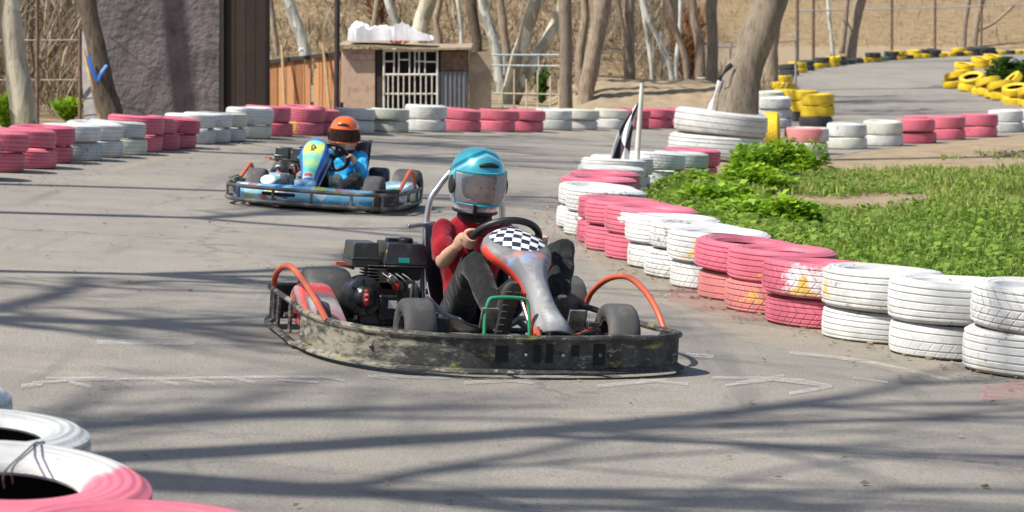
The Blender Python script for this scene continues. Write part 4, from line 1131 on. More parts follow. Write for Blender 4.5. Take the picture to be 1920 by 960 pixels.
# roof: thin sagging sheet with a board edge
x0, z0 = hp(634, 90); x1, z1 = hp(884, 96)
mb = MB(); n = 12
top = []
for i in range(n+1):
    u = i/n; x = x0+(x1-x0)*u; z = hp(0, 88)[1]+.03*math.sin(u*7)*.4-.05*u
    for (y, dz) in ((-.16, 0), (1.6, .06), (1.6, .10), (-.16, .035)): mb.v.append((x, y, z+dz))
for i in range(n):
    a = i*4
    for q in range(4): mb.f.append((a+q, a+(q+1) % 4, a+4+(q+1) % 4, a+4+q)); mb.m.append(0)
mb.f += [(3, 2, 1, 0), (n*4, n*4+1, n*4+2, n*4+3)]; mb.m += [0, 0]
mb.build('roof', smear('weathered_roof_sheet', (.26, .20, .13), (.38, .30, .20), 6, .9, dirt=(.14, .10, .07), dscale=5), hut)
xr, zr = hp(862, 92); mb = MB(); mb.box((xr, .3, zr+.0), (.5, .9, .03), Matrix.Rotation(.04, 3, 'Y')); mb.build('roof_sheet', M_CORR, hut)

def cloth(name, cx, cy, w_, d_, hfun, mat, seed, nx=80, ny=40, th=.012, floor=None):
    mb = MB()
    for s_ in (1, 0):
        for j in range(ny):
            for i in range(nx):
                u, v = i/(nx-1), j/(ny-1)
                e = .06*mnoise.noise(Vector((u*5+seed, v*5, s_*0)))
                x = cx+(u-.5)*w_*(1+e); y = cy+(v-.5)*d_*(1+e*2)
                z = hfun(u, v)+.06*mnoise.noise(Vector((u*8+seed, v*5, 1)))+.07*abs(mnoise.noise(Vector((u*15+seed, v*8, 3))))-.05*abs(mnoise.noise(Vector((u*26-v*9+seed, v*14, 5))))
                mb.v.append((x, y, z if s_ else (z-th if floor is None else floor)))
    o = nx*ny
    for j in range(ny-1):
        for i in range(nx-1):
            a = j*nx+i
            mb.f.append((a, a+1, a+nx+1, a+nx)); mb.f.append((o+a+nx, o+a+nx+1, o+a+1, o+a)); mb.m += [0, 0]
    ring = [i for i in range(nx)]+[j*nx+nx-1 for j in range(1, ny)]+[(ny-1)*nx+i for i in range(nx-2, -1, -1)]+[j*nx for j in range(ny-2, 0, -1)]
    for q in range(len(ring)):
        a, b = ring[q], ring[(q+1) % len(ring)]; mb.f.append((a, o+a, o+b, b)); mb.m.append(0)
    return mb.build(name, mat, angle=60)
M_SHEETW = smear('white_plastic_sheet', (.62, .63, .66), (.76, .76, .78), 5, .35, bump=.15, dirt=(.5, .48, .46), dscale=4, dlev=(.55, .8))
rz = zrow(86, YH)
t_ = cloth('plastic_sheet', hx(733), YH+.32, hx(812)-hx(652), .95, lambda u, v: rz+.10+.24*math.exp(-((u-.12)/.13)**2)*(.4+.6*math.sin(math.pi*min(1, v*1.3+.1)))+.17*math.exp(-((u-.40)/.16)**2)+.20*math.exp(-((u-.63)/.10)**2)*(1-.2*v)+.14*math.exp(-((u-.8)/.12)**2)*(1-.5*v)+.06*(1-u), M_SHEETW, 3, floor=rz+.085)
tag(t_, 'crumpled white plastic sheet heaped on the hut roof', 'plastic sheet')
M_ORC = smear('orange_cloth', (.50, .13, .05), (.60, .22, .08), 8, .8)
t_ = cloth('orange_rag', hx(748), YH-.08, .28, .2, lambda u, v: rz+.085-.02*u, M_ORC, 8, 20, 14); tag(t_, 'small orange rag under the plastic sheet on the hut roof edge', 'rag')
wm = M_SHEETW
t_ = cloth('white_rag', (566-960)/FPX*43.0, 43.0, .13, .1, lambda u, v: zrow(99, 43.0)+.06*math.sin(u*3), wm, 5, 14, 10); tag(t_, 'small white rag caught on the black top rail of the plank fence', 'rag')

# pale blue and cream railing right of the hut
YR_ = 46.0
rl = empty('metal_railing', Vector(((970-960)/FPX*YR_, YR_, 0)), 'openwork railing with pale blue upper bars and cream lower bars right of the hut', 'railing')
ox = rl.location.x
def rp(px, py): q = pt(px, py, YR_); return (q.x-ox, 0, q.z)
mb = MB()
for a, b in (((890, 103), (1048, 103)), ((890, 122), (1048, 124))): mb.tube([rp(*a), rp(*b)], .015, 6)
for px in (897, 945, 1010): mb.tube([rp(px, 100), rp(px, 140)], .012, 6)
mb.build('upper_bars', M_PIPEB, rl)
mb = MB()
for a, b in (((915, 175), (1050, 177)), ((915, 203), (1050, 204))): mb.tube([rp(*a), rp(*b)], .014, 6)
for px, y0 in ((920, 150), (942, 148), (964, 130), (987, 148), (1008, 132), (1032, 142), (1048, 150)): mb.tube([rp(px, y0), rp(px, 222)], .013, 6)
mb.build('lower_bars', M_CREAMP, rl)

# wire fence at left, and the far one above the upper road
def post_fence(name, label, posts, rails, matp, matr, r=.03, rr=.012):
    e = empty(name, Vector(posts[0][0]), label, 'fence'); o0 = e.location
    for p, h in posts:
        mb = MB(); mb.tube([Vector(p)-o0-Vector((0, 0, .1)), Vector(p)-o0+Vector((0, 0, h))], r, 8); mb.build('post', matp, e)
    for rl_ in rails:
        mb = MB(); mb.tube([Vector(p)-o0 for p in rl_], rr, 6); mb.build('rail', matr, e)
YL = 32.6
def gp(px, Y): x = (px-960)/FPX*Y; return Vector((x, Y, ground_h(x, Y)))
post_fence('wire_fence', 'thin rusty post and rail fence in front of the thicket at left', [(gp(-60, YL), 1.5), (gp(70, YL), 2.4), (gp(150, YL), 1.2)], [[pt(-60, 76, YL), pt(150, 75, YL)], [pt(-60, 150, YL), pt(150, 150, YL)]], M_RUSTP, M_GALV, .024, .008)
YN = [(1495, 88), (1525, 92), (1672, 104), (1753, 110), (1840, 116), (1930, 121)]
post_fence('far_fence', 'long fence with dark posts and a white top rail behind the far tyre row', [(gp(px, Y), 2.75) for px, Y in YN], [[pt(1495, 21, 88), pt(1525, 20, 92), pt(1672, 17, 104), pt(1753, 15, 110), pt(1840, 11, 116), pt(1930, 8, 121)]], M_RUSTP, M_PIPEW, .055, .03)
post_fence('hillside_fence', 'low weathered rail across the hillside behind the thin trunks', [(gp(1110, 64), 1.2), (gp(1240, 65), 1.2), (gp(1370, 66), 1.2), (gp(1492, 68), 1.5)], [[pt(1110, 92, 64), pt(1240, 92, 65)], [pt(1240, 92, 65), pt(1370, 88, 66), pt(1492, 76, 68)]], M_GALV, M_GALV, .03, .018)

# grey board and stick leaning by the left trunk, blue ribbon
gb = at(180, 238); Yb = 33.0
mb = MB(); a, b = pt(176, 236, Yb-.3), pt(166, 60, Yb+.3); d = b-a
mb.tube([d*0, d], .11, 4, flat=((1, 0, 0), 1.0, .12)); o = mb.build('grey_board', smear('weathered_grey_board', (.20, .185, .18), (.28, .265, .25), 6, .9), smooth=False); o.location = a; tag(o, 'weathered grey board standing behind the leaning trunk with the blue ribbon', 'board')
a, b = pt(188, 228, 31.0), pt(157, 95, 31.3); mb = MB(); mb.tube([a-a, (b-a)], [.022, .018], 8); o = mb.build('wooden_pole', M_STICK); o.location = a; tag(o, 'pale stick leaning against the trunk with the blue ribbon', 'pole')
mr = NT('blue_ribbon'); mr.set(color=(.02, .12, .42), rough=.5)
mb = MB(); c0 = pt(186, 150, 31.25)
mb.tube(spline([pt(166, 105, 31.22)-c0, pt(172, 128, 31.2)-c0, pt(182, 150, 31.2)-c0, pt(190, 136, 31.2)-c0, pt(200, 122, 31.25)-c0], 5), .022, 6, flat=((1, 0, 0), 1.0, .2)); o = mb.build('blue_ribbon', mr.m); o.location = c0; tag(o, 'blue ribbon tied round the leaning left trunk', 'ribbon')

# rags caught on the leaning tree
M_BLK = smear('black_plastic', (.012, .012, .013), (.03, .03, .032), 6, .35)
def rag(name, pts, w_, mat, label, Y):
    c0 = pt(pts[0][0], pts[0][1], Y); mb = MB()
    P = spline([pt(x, y, Y+R.uniform(-.05, .05))-c0 for x, y in pts], 6)
    mb.tube(P, [w_*(.75+.35*math.sin(i*.37+.5)) for i in range(len(P))], 8, flat=((1, 0, 0), 1, .3))
    o = mb.build(name, mat); o.location = c0; tag(o, label, 'rag', 'plastic rags on the leaning tree')
rag('white_rag', [(1352, 146), (1346, 164), (1340, 180), (1335, 196), (1331, 208)], .03, M_SHEETW, 'long white plastic rag hanging down the shaded side of the leaning tree', ty-.12)
rag('black_rag', [(1372, 120), (1362, 130), (1354, 142), (1348, 150)], .035, M_BLK, 'black plastic rag sticking out left of the leaning tree', ty-.2)
rag('white_rag', [(1322, 146), (1312, 147), (1308, 145)], .03, M_SHEETW, 'small white scrap left of the black rag by the leaning tree', ty+.3)

# checkered flag on its pole
Yf = 24.6; gx = (1191-960)/FPX*Yf; gzf = base_h(gx, Yf)
fl = empty('checkered_flag', Vector((gx, Yf, gzf)), 'drooping black and white checkered flag on a leaning white pole at the island tip', 'flag')
p0 = Vector((0, 0, -.03)); pm = pt(1194, 300, Yf)-fl.location; p1 = pt(1204, 156, Yf)-fl.location
mb = MB(); mb.tube([p0, pm], .017, 10); mb.build('lower_pole', M_STICK, fl)
mb = MB(); mb.tube([pm, (pm+p1)/2, p1], [.027, .024, .020], 10); mb.build('pole', M_PIPEW, fl)
t = NT('black_white_checks'); uv = t.co('UV'); ck = t.N.new('ShaderNodeTexChecker'); ck.inputs['Scale'].default_value = 1; t.l(t.mapping(uv, (2.6, 3.2, 1), rot=(0, 0, .5)), ck.inputs['Vector'])
ck.inputs['Color1'].default_value = (.70, .68, .68, 1); ck.inputs['Color2'].default_value = (.04, .025, .04, 1); t.set(color=ck.outputs['Color'], rough=.85)
nx, ny = 22, 40
me_v, me_f, uvs = [], [], []
edge = [(1199, 190), (1190, 226), (1184, 262), (1180, 300), (1178, 340)]
left = [(1188, 202), (1164, 240), (1150, 276), (1141, 312), (1133, 350)]
E = spline([pt(x, y, Yf)-fl.location for x, y in edge], 10); Lf = spline([pt(x, y, Yf)-fl.location for x, y in left], 10)
for j in range(len(E)):
    for i in range(nx):
        u = i/(nx-1); v = j/(len(E)-1)
        p = E[j].lerp(Lf[j], u)
        amp = .035*(.3+v)
        p = p+Vector((0, amp*math.sin(u*9+v*3), .006*math.sin(u*12)))
        me_v.append(p); uvs.append((u*.9+.12*v, v))
for j in range(len(E)-1):
    for i in range(nx-1): a = j*nx+i; me_f.append((a, a+1, a+nx+1, a+nx))
me = bpy.data.meshes.new('flag_cloth'); me.from_pydata(me_v, [], me_f); ul = me.uv_layers.new(name='UVMap')
for lp in me.loops: ul.data[lp.index].uv = uvs[lp.vertex_index]
me.materials.append(t.m); me.polygons.foreach_set('use_smooth', [True]*len(me.polygons))
o = bpy.data.objects.new('cloth', me); COL.objects.link(o); o.parent = fl
sm = o.modifiers.new('thick', 'SOLIDIFY'); sm.thickness = .004
# stick in the weeds
a = at(1442, 458); mb = MB(); mb.tube([(0, 0, 0), (.02, 0, .12)], [.008, .006], 6); o = mb.build('wooden_stick', M_STICK); o.location = (a.x, a.y, a.z); tag(o, 'short pale stick standing in the weeds behind the white marked tyre', 'stick')
# ---------------------------------------------------------------- kart materials
M_SLICK = smear('dusty_slick_rubber', (.045, .045, .046), (.085, .083, .08), 7, .78, bump=.25, bscale=45, bdist=.003, dirt=(.16, .145, .125), dscale=6, dlev=(.5, .75))
M_RIM = smear('grey_cast_rim', (.05, .05, .05), (.12, .115, .11), 12, .45, .6, dirt=(.15, .13, .10), dscale=14)
M_CHAS = smear('greasy_black_steel', (.02, .02, .02), (.05, .048, .045), 14, .5, .4, dirt=(.14, .12, .095), dscale=12)
M_STEEL = smear('scratched_steel', (.38, .39, .41), (.55, .56, .58), 12, .32, .85, bump=.05)
M_HOOP = smear('chipped_orange_paint', (.42, .07, .03), (.52, .105, .045), 14, .45, dirt=(.30, .16, .10), dscale=16, dlev=(.55, .7))
M_GREEN = smear('green_painted_tube', (.02, .22, .10), (.04, .30, .15), 14, .4)
M_BLKP = smear('black_engine_plastic', (.014, .015, .017), (.028, .029, .032), 8, .28, bump=.06, dirt=(.10, .09, .08), dscale=9, dlev=(.58, .8))
M_ALU = smear('cast_aluminium', (.22, .21, .19), (.42, .41, .38), 16, .45, .7, dirt=(.06, .055, .05), dscale=14, dlev=(.4, .65))
M_SEAT = smear('navy_black_seat_shell', (.012, .016, .026), (.028, .034, .05), 6, .35, bump=.05)
M_REDP = smear('red_plastic', (.48, .02, .015), (.60, .04, .03), 10, .4)
def flatmat(name, c, rough=.5, metal=0): t = NT(name); t.set(color=c, rough=rough, metal=metal); return t.m
M_YELS, M_TEAL, M_WHITES = flatmat('yellow_sticker', (.65, .45, .02)), flatmat('teal_sticker', (.02, .32, .28)), flatmat('white_sticker', (.6, .6, .58))
M_RUBB = flatmat('black_rubber_grip', (.012, .012, .013), .45)

def m_bumper():
    t = NT('scraped_muddy_bumper'); co = t.co(); x, y, z = t.sep(co)
    c = t.ramp(t.noise(9, co, 7, .7), [(.35, (.022, .022, .022)), (.55, (.06, .058, .054)), (.72, (.13, .125, .115))])
    q = t.mapping(co, (3, 3, 9))
    mudlev = t.math('ADD', t.noise(3.2, q, 8, .72), t.math('MULTIPLY', t.math('SUBTRACT', -.30, y), .30))
    mudlev = t.math('SUBTRACT', mudlev, t.math('MULTIPLY', t.math('ABSOLUTE', t.math('ADD', x, -.05)), .16))
    c = t.mix(t.ramp(mudlev, [(.52, 0), (.66, .8)]), c, (.34, .31, .23))
    c = t.mix(t.ramp(t.noise(5, q, 8, .75), [(.57, 0), (.64, .85)]), c, (.33, .315, .27))
    c = t.mix(t.math('MULTIPLY', t.ramp(t.noise(4.2, t.mapping(co, (1, 1, 3), (4, 2, 1)), 6, .6), [(.60, 0), (.68, 1)]), .8), c, (.36, .34, .06))
    c = t.mix(t.math('MULTIPLY', t.ramp(t.noise(11, t.mapping(co, (1, 1, 2), (9, 2, 1)), 8, .75), [(.52, 0), (.62, 1)]), .85), c, (.025, .025, .024))
    t.set(color=c, rough=.7, spec=.3); t.bump(t.noise(30, co, 6), .35, .006)
    return t.m
M_BUMP = m_bumper()

def wheel(parent, f, l, Rr, W, steer=0.0, outer=1):
    m = Matrix.Translation((f, l, Rr)) @ Matrix.Rotation(steer, 4, 'Z')
    e = bpy.data.objects.new('wheel', None); COL.objects.link(e); e.parent = parent; e.matrix_local = m
    h = W/2; rr = Rr*.52
    prof = [(rr, -h*.80), (rr+.01, -h*.95), (Rr*.78, -h*1.02), (Rr*.90, -h*.96), (Rr*.965, -h*.82), (Rr*.99, -h*.55), (Rr, 0), (Rr*.99, h*.55), (Rr*.965, h*.82), (Rr*.90, h*.96), (Rr*.78, h*1.02), (rr+.01, h*.95), (rr, h*.80)]
    mb = MB(); mb.lathe(prof, 40, 'Y'); mb.build('tyre', M_SLICK, e, angle=60)
    mb = MB()
    prof = [(rr+.003, -h*.86), (rr-.008, -h*.84), (rr-.014, -h*.4), (rr-.018, 0), (rr-.014, h*.4), (rr-.008, h*.84), (rr+.003, h*.86), (rr-.002, h*.8), (rr-.002, -h*.8)]
    mb.lathe(prof, 32, 'Y')
    mb.lathe([(0, outer*h*.10), (.030, outer*h*.10), (rr-.012, outer*h*.05), (rr-.012, outer*-.012), (.0, outer*-.012)], 24, 'Y', closed_prof=False)
    mb.lathe([(.0, outer*h*.55), (.016, outer*h*.55), (.022, outer*h*.48), (.022, outer*h*.05)], 14, 'Y', closed_prof=False)
    for q in range(4):
        a = q*math.pi/2+.4; mb.lathe([(0, outer*h*.22), (.006, outer*h*.22), (.006, 0)], 6, 'Y', (.034*math.cos(a), 0, .034*math.sin(a)), closed_prof=False)
    mb.build('rim', M_RIM, e, angle=35)
    return e

M_SLOTB = flatmat('slot_shade_black', (.004, .004, .004))
def band(path, z0, z1, th, name, mat, parent, lip=0, rail=.014, n=6):
    """a plate standing on edge along a path with a tube along its top edge"""
    P = spline([Vector((p[0], p[1], 0)) for p in path], n); mb = MB(); rings = []
    k = len(P)
    for i in range(k):
        t = (P[min(k-1, i+1)]-P[max(0, i-1)]).normalized(); nn = Vector((t.y, -t.x, 0))
        w_ = .006*mnoise.noise(Vector((P[i].x*5, P[i].y*5, 1)))
        rings.append([P[i]+Vector((0, 0, z0+w_)), P[i]+Vector((0, 0, z1+w_)), P[i]-nn*th+Vector((0, 0, z1+w_)), P[i]-nn*th+Vector((0, 0, z0+w_))])
    mb.rings([[*r] for r in rings])
    if rail: mb.tube([r[1]-Vector((0, 0, .002)) for r in rings], rail, 8)
    if lip:
        rr = []
        for i in range(k):
            t = (P[min(k-1, i+1)]-P[max(0, i-1)]).normalized(); nn = Vector((t.y, -t.x, 0))
            rr.append([P[i]+nn*.004+Vector((0, 0, z0)), P[i]+nn*lip+Vector((0, 0, z0-.014)), P[i]+nn*lip+Vector((0, 0, z0-.022)), P[i]-nn*.03+Vector((0, 0, z0-.006))])
        mb.rings(rr)
    return mb.build(name, mat, parent, angle=35)

def grid_obj(name, P, mats, parent, uv=None, solid=.006, offset=-1, sub=0, angle=60):
    """P[i][j] grid surface"""
    ni, nj = len(P), len(P[0]); me = bpy.data.meshes.new(name)
    me.from_pydata([tuple(p) for r in P for p in r], [], [(i*nj+j, i*nj+j+1, (i+1)*nj+j+1, (i+1)*nj+j) for i in range(ni-1) for j in range(nj-1)])
    for m in mats if isinstance(mats, list) else [mats]: me.materials.append(m)
    ul = me.uv_layers.new(name='UVMap')
    for lp in me.loops:
        i, j = divmod(lp.vertex_index, nj); ul.data[lp.index].uv = (i/(ni-1), j/(nj-1)) if uv is None else uv(i, j)
    me.polygons.foreach_set('use_smooth', [True]*len(me.polygons)); me.update()
    o = bpy.data.objects.new(name, me); COL.objects.link(o); o.parent = parent
    if sub: s = o.modifiers.new('sub', 'SUBSURF'); s.levels = s.render_levels = sub
    if solid: s = o.modifiers.new('thick', 'SOLIDIFY'); s.thickness = solid; s.offset = offset
    return o

def seat(parent, f0=-.0, l0=.025, sc=1.0):
    sp = spline([(-.97, 0, .50), (-.925, 0, .36), (-.88, 0, .22), (-.80, 0, .105), (-.66, 0, .065), (-.52, 0, .075), (-.42, 0, .11)], 4)
    hw = [.19, .205, .21, .205, .19, .175, .15]; P = []
    for i, p in enumerate(sp):
        u = i/4; a = min(int(u), 5); fr = u-a; w_ = hw[a]*(1-fr)+hw[min(6, a+1)]*fr
        t = (sp[min(len(sp)-1, i+1)]-sp[max(0, i-1)]).normalized(); n = Vector((-t.z, 0, t.x)); n = n if n.x+n.z > 0 else -n
        wing = .02+.10*math.sin(math.pi*min(1, i/(len(sp)-1)*.9+.05))
        row = []
        for j in range(13):
            v = j/6-1; row.append(Vector((p.x+f0, 0, p.z))+n*wing*abs(v)**3+Vector((0, l0+w_*v*(1-.06*abs(v)**6), 0)))
        P.append([Vector((q.x, q.y, q.z*sc)) for q in P_] if False else [Vector((q.x, q.y, q.z)) for q in row])
    o = grid_obj('seat', P, M_SEAT, parent, solid=.009)
    return o

def steering(parent, c, r, tilt, col_end, mat=M_RUBB, tube=.0155):
    n = Vector((-math.sin(tilt), 0, math.cos(tilt))); u = Vector((0, 1, 0)); w_ = n.cross(u)
    C = Vector(c)
    mb = MB(); mb.tube([C+(u*math.cos(a)+w_*math.sin(a))*r for a in [2*math.pi*q/36 for q in range(36)]], tube, 10, closed=True)
    o = mb.build('steering_wheel', mat, parent)
    mb = MB()
    for a in (math.radians(90), math.radians(200), math.radians(-20)):
        d = u*math.cos(a)+w_*math.sin(a); mb.tube([C-n*.012, C+d*r*.55-n*.01, C+d*r], [.012, .010, .009], 6, flat=(d.cross(n), 1.2, .5))
    mb.lathe([(0, .008), (.032, .006), (.034, -.01), (0, -.014)], 18, 'Z', C, False, rot=n.to_track_quat('Z', 'Y').to_matrix())
    mb.build('spokes', M_CHAS, o)
    mb = MB(); mb.tube([C-n*.01, Vector(col_end)], .011, 10); mb.build('steering_column', M_STEEL, parent)
    return C, u, w_, n

def engine(parent, f, l, z, s=1.0, tank=M_BLKP, accent=M_REDP):
    e = bpy.data.objects.new('engine', None); COL.objects.link(e); e.parent = parent; e.location = (f, l, z)
    mb = MB(); mb.box((-.02, .01, .09*s), (.20*s, .23*s, .16*s), taper=.94)
    for q in range(6): mb.box((.02, -.01, (.20+.014*q)*s), (.15*s, .15*s, .007*s))
    mb.box((0, .0, -.005), (.24*s, .30*s, .03)); mb.build('crankcase', M_CHAS, e, bevel=.010)
    mb = MB(); Rz = Matrix.Rotation(math.radians(90), 3, 'Y')
    mb.lathe([(0, .05), (.030, .05), (.036, .045), (.045, .036), (.052, .022), (.075, .020), (.088, .008), (.092, -.05), (0, -.05)], 30, 'X', (.09*s, -.095*s, .135*s), False)
    o = mb.build('recoil_cover', M_BLKP, e)
    mb = MB(); mb.ball((.137*s, -.098*s, .135*s), (.006, .018, .036), 16, 10); mb.build('emblem', accent, o)
    mb = MB(); mb.box((.143*s, -.098*s, .147*s), (.003, .014, .008)); mb.box((.143*s, -.098*s, .125*s), (.003, .012, .007)); mb.build('emblem_mark', M_WHITES, o, bevel=.001)
    for q in range(8):
        mb = MB(); a = q*math.pi/4+.2; mb.box((.122*s, -.095*s+.066*math.cos(a), .135*s+.066*math.sin(a)), (.006, .010, .026), Matrix.Rotation(a-math.pi/2, 3, 'X')); mb.build('cooling_slot_shade', M_SLOTB, o)  # near-black blocks paint in the shade inside the cover's slots
    # tank: soft box with a flange and a cap
    mb = MB(); mb.box((0, .085*s, .325*s), (.21*s, .20*s, .095*s), taper=.86); mb.box((0, .085*s, .272*s), (.215*s, .205*s, .010)); mb.box((0, .085*s, .238*s), (.185*s, .175*s, .06*s), Matrix.Rotation(math.pi, 3, 'X'), taper=.84)
    o = mb.build('fuel_tank', tank, e, bevel=.014)
    mb = MB(); mb.lathe([(0, .025), (.028, .024), (.034, .018), (.034, 0)], 20, 'Z', (.02, .10*s, .37*s), False); mb.box((-.04, .06*s, .378*s), (.05, .06, .016)); mb.build('fuel_cap', M_RUBB, o, bevel=.003)
    mb = MB(); mb.box((.1015*s, .075*s, .30*s), (.004, .05*s, .022*s), Matrix.Rotation(-.06, 3, 'Y')); mb.build('teal_label', M_TEAL, o)
    mb = MB(); mb.box((.094*s, .012*s, .33*s), (.004, .036*s, .026*s), Matrix.Rotation(-.1, 3, 'Y')); mb.build('yellow_label', M_YELS, o)
    # air filter box
    mb = MB(); mb.box((0, -.095*s, .315*s), (.17*s, .125*s, .11*s), taper=.9); mb.box((0, -.095*s, .30*s), (.18*s, .135*s, .012)); mb.build('air_filter_box', M_BLKP, e, bevel=.016)
    # carburettor, muffler, leads
    mb = MB(); mb.box((.05, .0, .225*s), (.07, .06, .06)); mb.lathe([(0, .03), (.022, .03), (.022, -.03), (0, -.03)], 14, 'X', (.1, .02, .215*s), False); mb.lathe([(0, .02), (.014, .02), (.02, -.02), (0, -.02)], 12, 'Z', (.08, .07*s, .19*s), False); mb.box((.08, .11*s, .205*s), (.03, .05, .02)); mb.build('carburettor', M_ALU, e, bevel=.004)
    mb = MB(); mb.lathe([(0, .09), (.045, .088), (.052, .075), (.052, -.075), (.045, -.088), (0, -.09)], 22, 'Y', (-.09, .06, .20*s), False); mb.build('muffler', M_CHAS, e)
    mb = MB(); mb.lathe([(0, .018), (.016, .016), (.019, .0), (.019, -.02), (0, -.02)], 16, 'X', (.115, .045*s, .185*s), False); mb.build('stop_switch', accent, e)
    mb = MB(); mb.box((.115, .03*s, .105*s), (.006, .04, .034)); mb.build('white_label', M_WHITES, e)
    mb = MB(); mb.box((.10, .02*s, .09*s), (.03, .10*s, .11*s)); mb.build('side_cover', M_BLKP, e, bevel=.008)
    mb = MB()
    for q in range(4):
        mb.tube(spline([(.10, -.02+.03*q, .24*s), (.15, .02+.03*q, .20*s), (.14, .06+.02*q, .10), (.18, .12+.03*q, .02)], 6), .0045, 6)
    mb.build('cables', M_RUBB, e)
    mb = MB(); mb.tube([(.02, -.13, .25*s), (.05, -.20, .27*s)], .006, 6); mb.box((.06, -.205, .275*s), (.035, .045, .014)); mb.build('choke_lever', M_HOOP, e)
    return e

def chassis(parent, mat=M_CHAS):
    mb = MB()
    for s in (-1, 1):
        mb.tube(spline([(.30, .20*s, .075), (.05, .30*s, .065), (-.35, .31*s, .055), (-.75, .33*s, .055), (-1.05, .32*s, .11), (-1.2, .32*s, .11)], 4), .015, 8)
        mb.tube([(0, .28*s, .11), (0, .38*s, .13)], .014, 8)
        mb.tube([(.03, .05*s, .12), (.04, .37*s, .135)], .008, 6)
        mb.tube([(-.15, .31*s, .06), (-.2, .6*s, .09)], .012, 8); mb.tube([(-.85, .33*s, .06), (-.85, .6*s, .09)], .012, 8)
    for f in (.28, -.02, -.42, -.80, -1.18): mb.tube([(f, -.31, .058 if f > -1 else .11), (f, .31, .058 if f > -1 else .11)], .014, 8)
    mb.tube([(-1.05, -.52, .145), (-1.05, .52, .145)], .02, 12)
    mb.lathe([(.03, .006), (.085, .006), (.085, -.006), (.03, -.006)], 28, 'Y', (-1.05, .18, .145)); mb.lathe([(.02, .02), (.09, .004), (.09, -.004), (.02, -.02)], 28, 'Y', (-1.05, -.14, .145))
    mb.build('chassis', mat, parent)
    mb = MB(); mb.box((-.12, 0, .042), (.72, .58, .006)); mb.build('floor_pan', M_ALU, parent)
    mb = MB()
    for s in (-1, 1):
        mb = MB(); mb.tube([(.10, .20*s, .07), (.18, .19*s, .22)], .008, 6); mb.box((.185, .19*s, .22), (.012, .07, .09), Matrix.Rotation(.35, 3, 'Y')); mb.build('pedal', M_ALU, parent)

def fairing(parent, st, mat, bulge=.03, fold=.05, name='front_fairing', up=(.75, 0, .66)):
    """tapering steering fairing: st = (f, l, z, half width) from the top edge down"""
    S = []
    k = len(st)
    for i in range((k-1)*4+1):
        u = i/4; a = min(int(u), k-2); t = u-a; t = t
        S.append([st[a][q]*(1-t)+st[a+1][q]*t for q in range(4)])
    # smooth widths
    for _ in range(3):
        for i in range(1, len(S)-1): S[i] = [S[i][q]*.5+(S[i-1][q]+S[i+1][q])*.25 for q in range(4)]
    P = []
    for i, (f, l, z, hw) in enumerate(S):
        a, b = S[max(0, i-1)], S[min(len(S)-1, i+1)]
        t = Vector((b[0]-a[0], 0, b[2]-a[2])).normalized(); n = Vector((-t.z, 0, t.x)); n = n if n.x > 0 else -n
        row = []
        for j in range(25):
            v = j/12-1; av = abs(v)
            e = max(0, (av-.86)/.14)
            row.append(Vector((f, l, z))+Vector((0, hw*(v if av < .86 else math.copysign(.86+.14*math.sin(e*math.pi/2)*.9, v)), 0))+n*(bulge*(1-(av/.86)**2 if av < .86 else 0) - fold*e**1.4))
        P.append(row)
    top = [p-Vector((.75*.02, 0, .03)) for p in P[0]]
    return grid_obj(name, [top]+P, mat, parent, solid=.005)

def cushion_box(mb, pts, th, rnd=.3):
    pass
# ---------------------------------------------------------------- people
def m_skin():
    t = NT('skin'); c = t.ramp(t.noise(9), [(.35, (.46, .27, .18)), (.65, (.56, .34, .235))])
    t.set(color=c, rough=.5, sub=.12); t.b.inputs['Subsurface Radius'].default_value = (.01, .004, .002); t.bump(t.noise(60), .1, .002); return t.m
M_SKIN = m_skin()
def m_cloth(name, a, b, fold=9):
    t = NT(name); n = t.noise(fold, t.mapping(t.co(), (1, 1, .7)), 4, .5, dist=1.6); f = t.noise(240)
    t.set(color=t.ramp(n, [(.35, a), (.65, b)]), rough=.85, sheen=.15, spec=.2); t.bump(t.math('ADD', t.math('MULTIPLY', n, 3), t.math('MULTIPLY', f, .10)), .55, .012); return t.m
M_EYEW, M_EYED, M_LIP = flatmat('eye_white', (.42, .38, .35), .4), flatmat('dark_iris', (.02, .012, .008), .15), flatmat('lips', (.42, .17, .14), .5)

def loft(mb, pts, n=14, k=5, flat=None):
    P = spline([p for p, r in pts], k); rr = []
    for i in range(len(P)):
        u = i/k; a = min(int(u), len(pts)-2); t = smooth01(u-a) if u-a <= 1 else 1
        rr.append(pts[a][1]*(1-t)+pts[a+1][1]*t)
    mb.tube(P, rr, n, flat=flat)
    for e, r in ((P[0], rr[0]), (P[-1], rr[-1])): mb.ball(e, (r*.98,)*3, 12, 8)

def ell_loft(mb, st, n=20):
    """st: (centre, half depth, half width) with the rings turned to the spine"""
    rings = []; k = len(st)
    for i, (c, d, w_) in enumerate(st):
        c = Vector(c); a, b = Vector(st[max(0, i-1)][0]), Vector(st[min(k-1, i+1)][0])
        t = (b-a).normalized(); s = Vector((0, 1, 0)); q = s.cross(t).normalized(); s = t.cross(q)
        rings.append([c+q*d*math.cos(2*math.pi*j/n)+s*w_*math.sin(2*math.pi*j/n) for j in range(n)])
    mb.rings(rings)
    mb.ball(st[0][0], (st[0][1]*.9, st[0][2]*.9, st[0][1]*.6), 14, 10); mb.ball(st[-1][0], (st[-1][1]*.9, st[-1][2]*.9, st[-1][1]*.6), 14, 10)

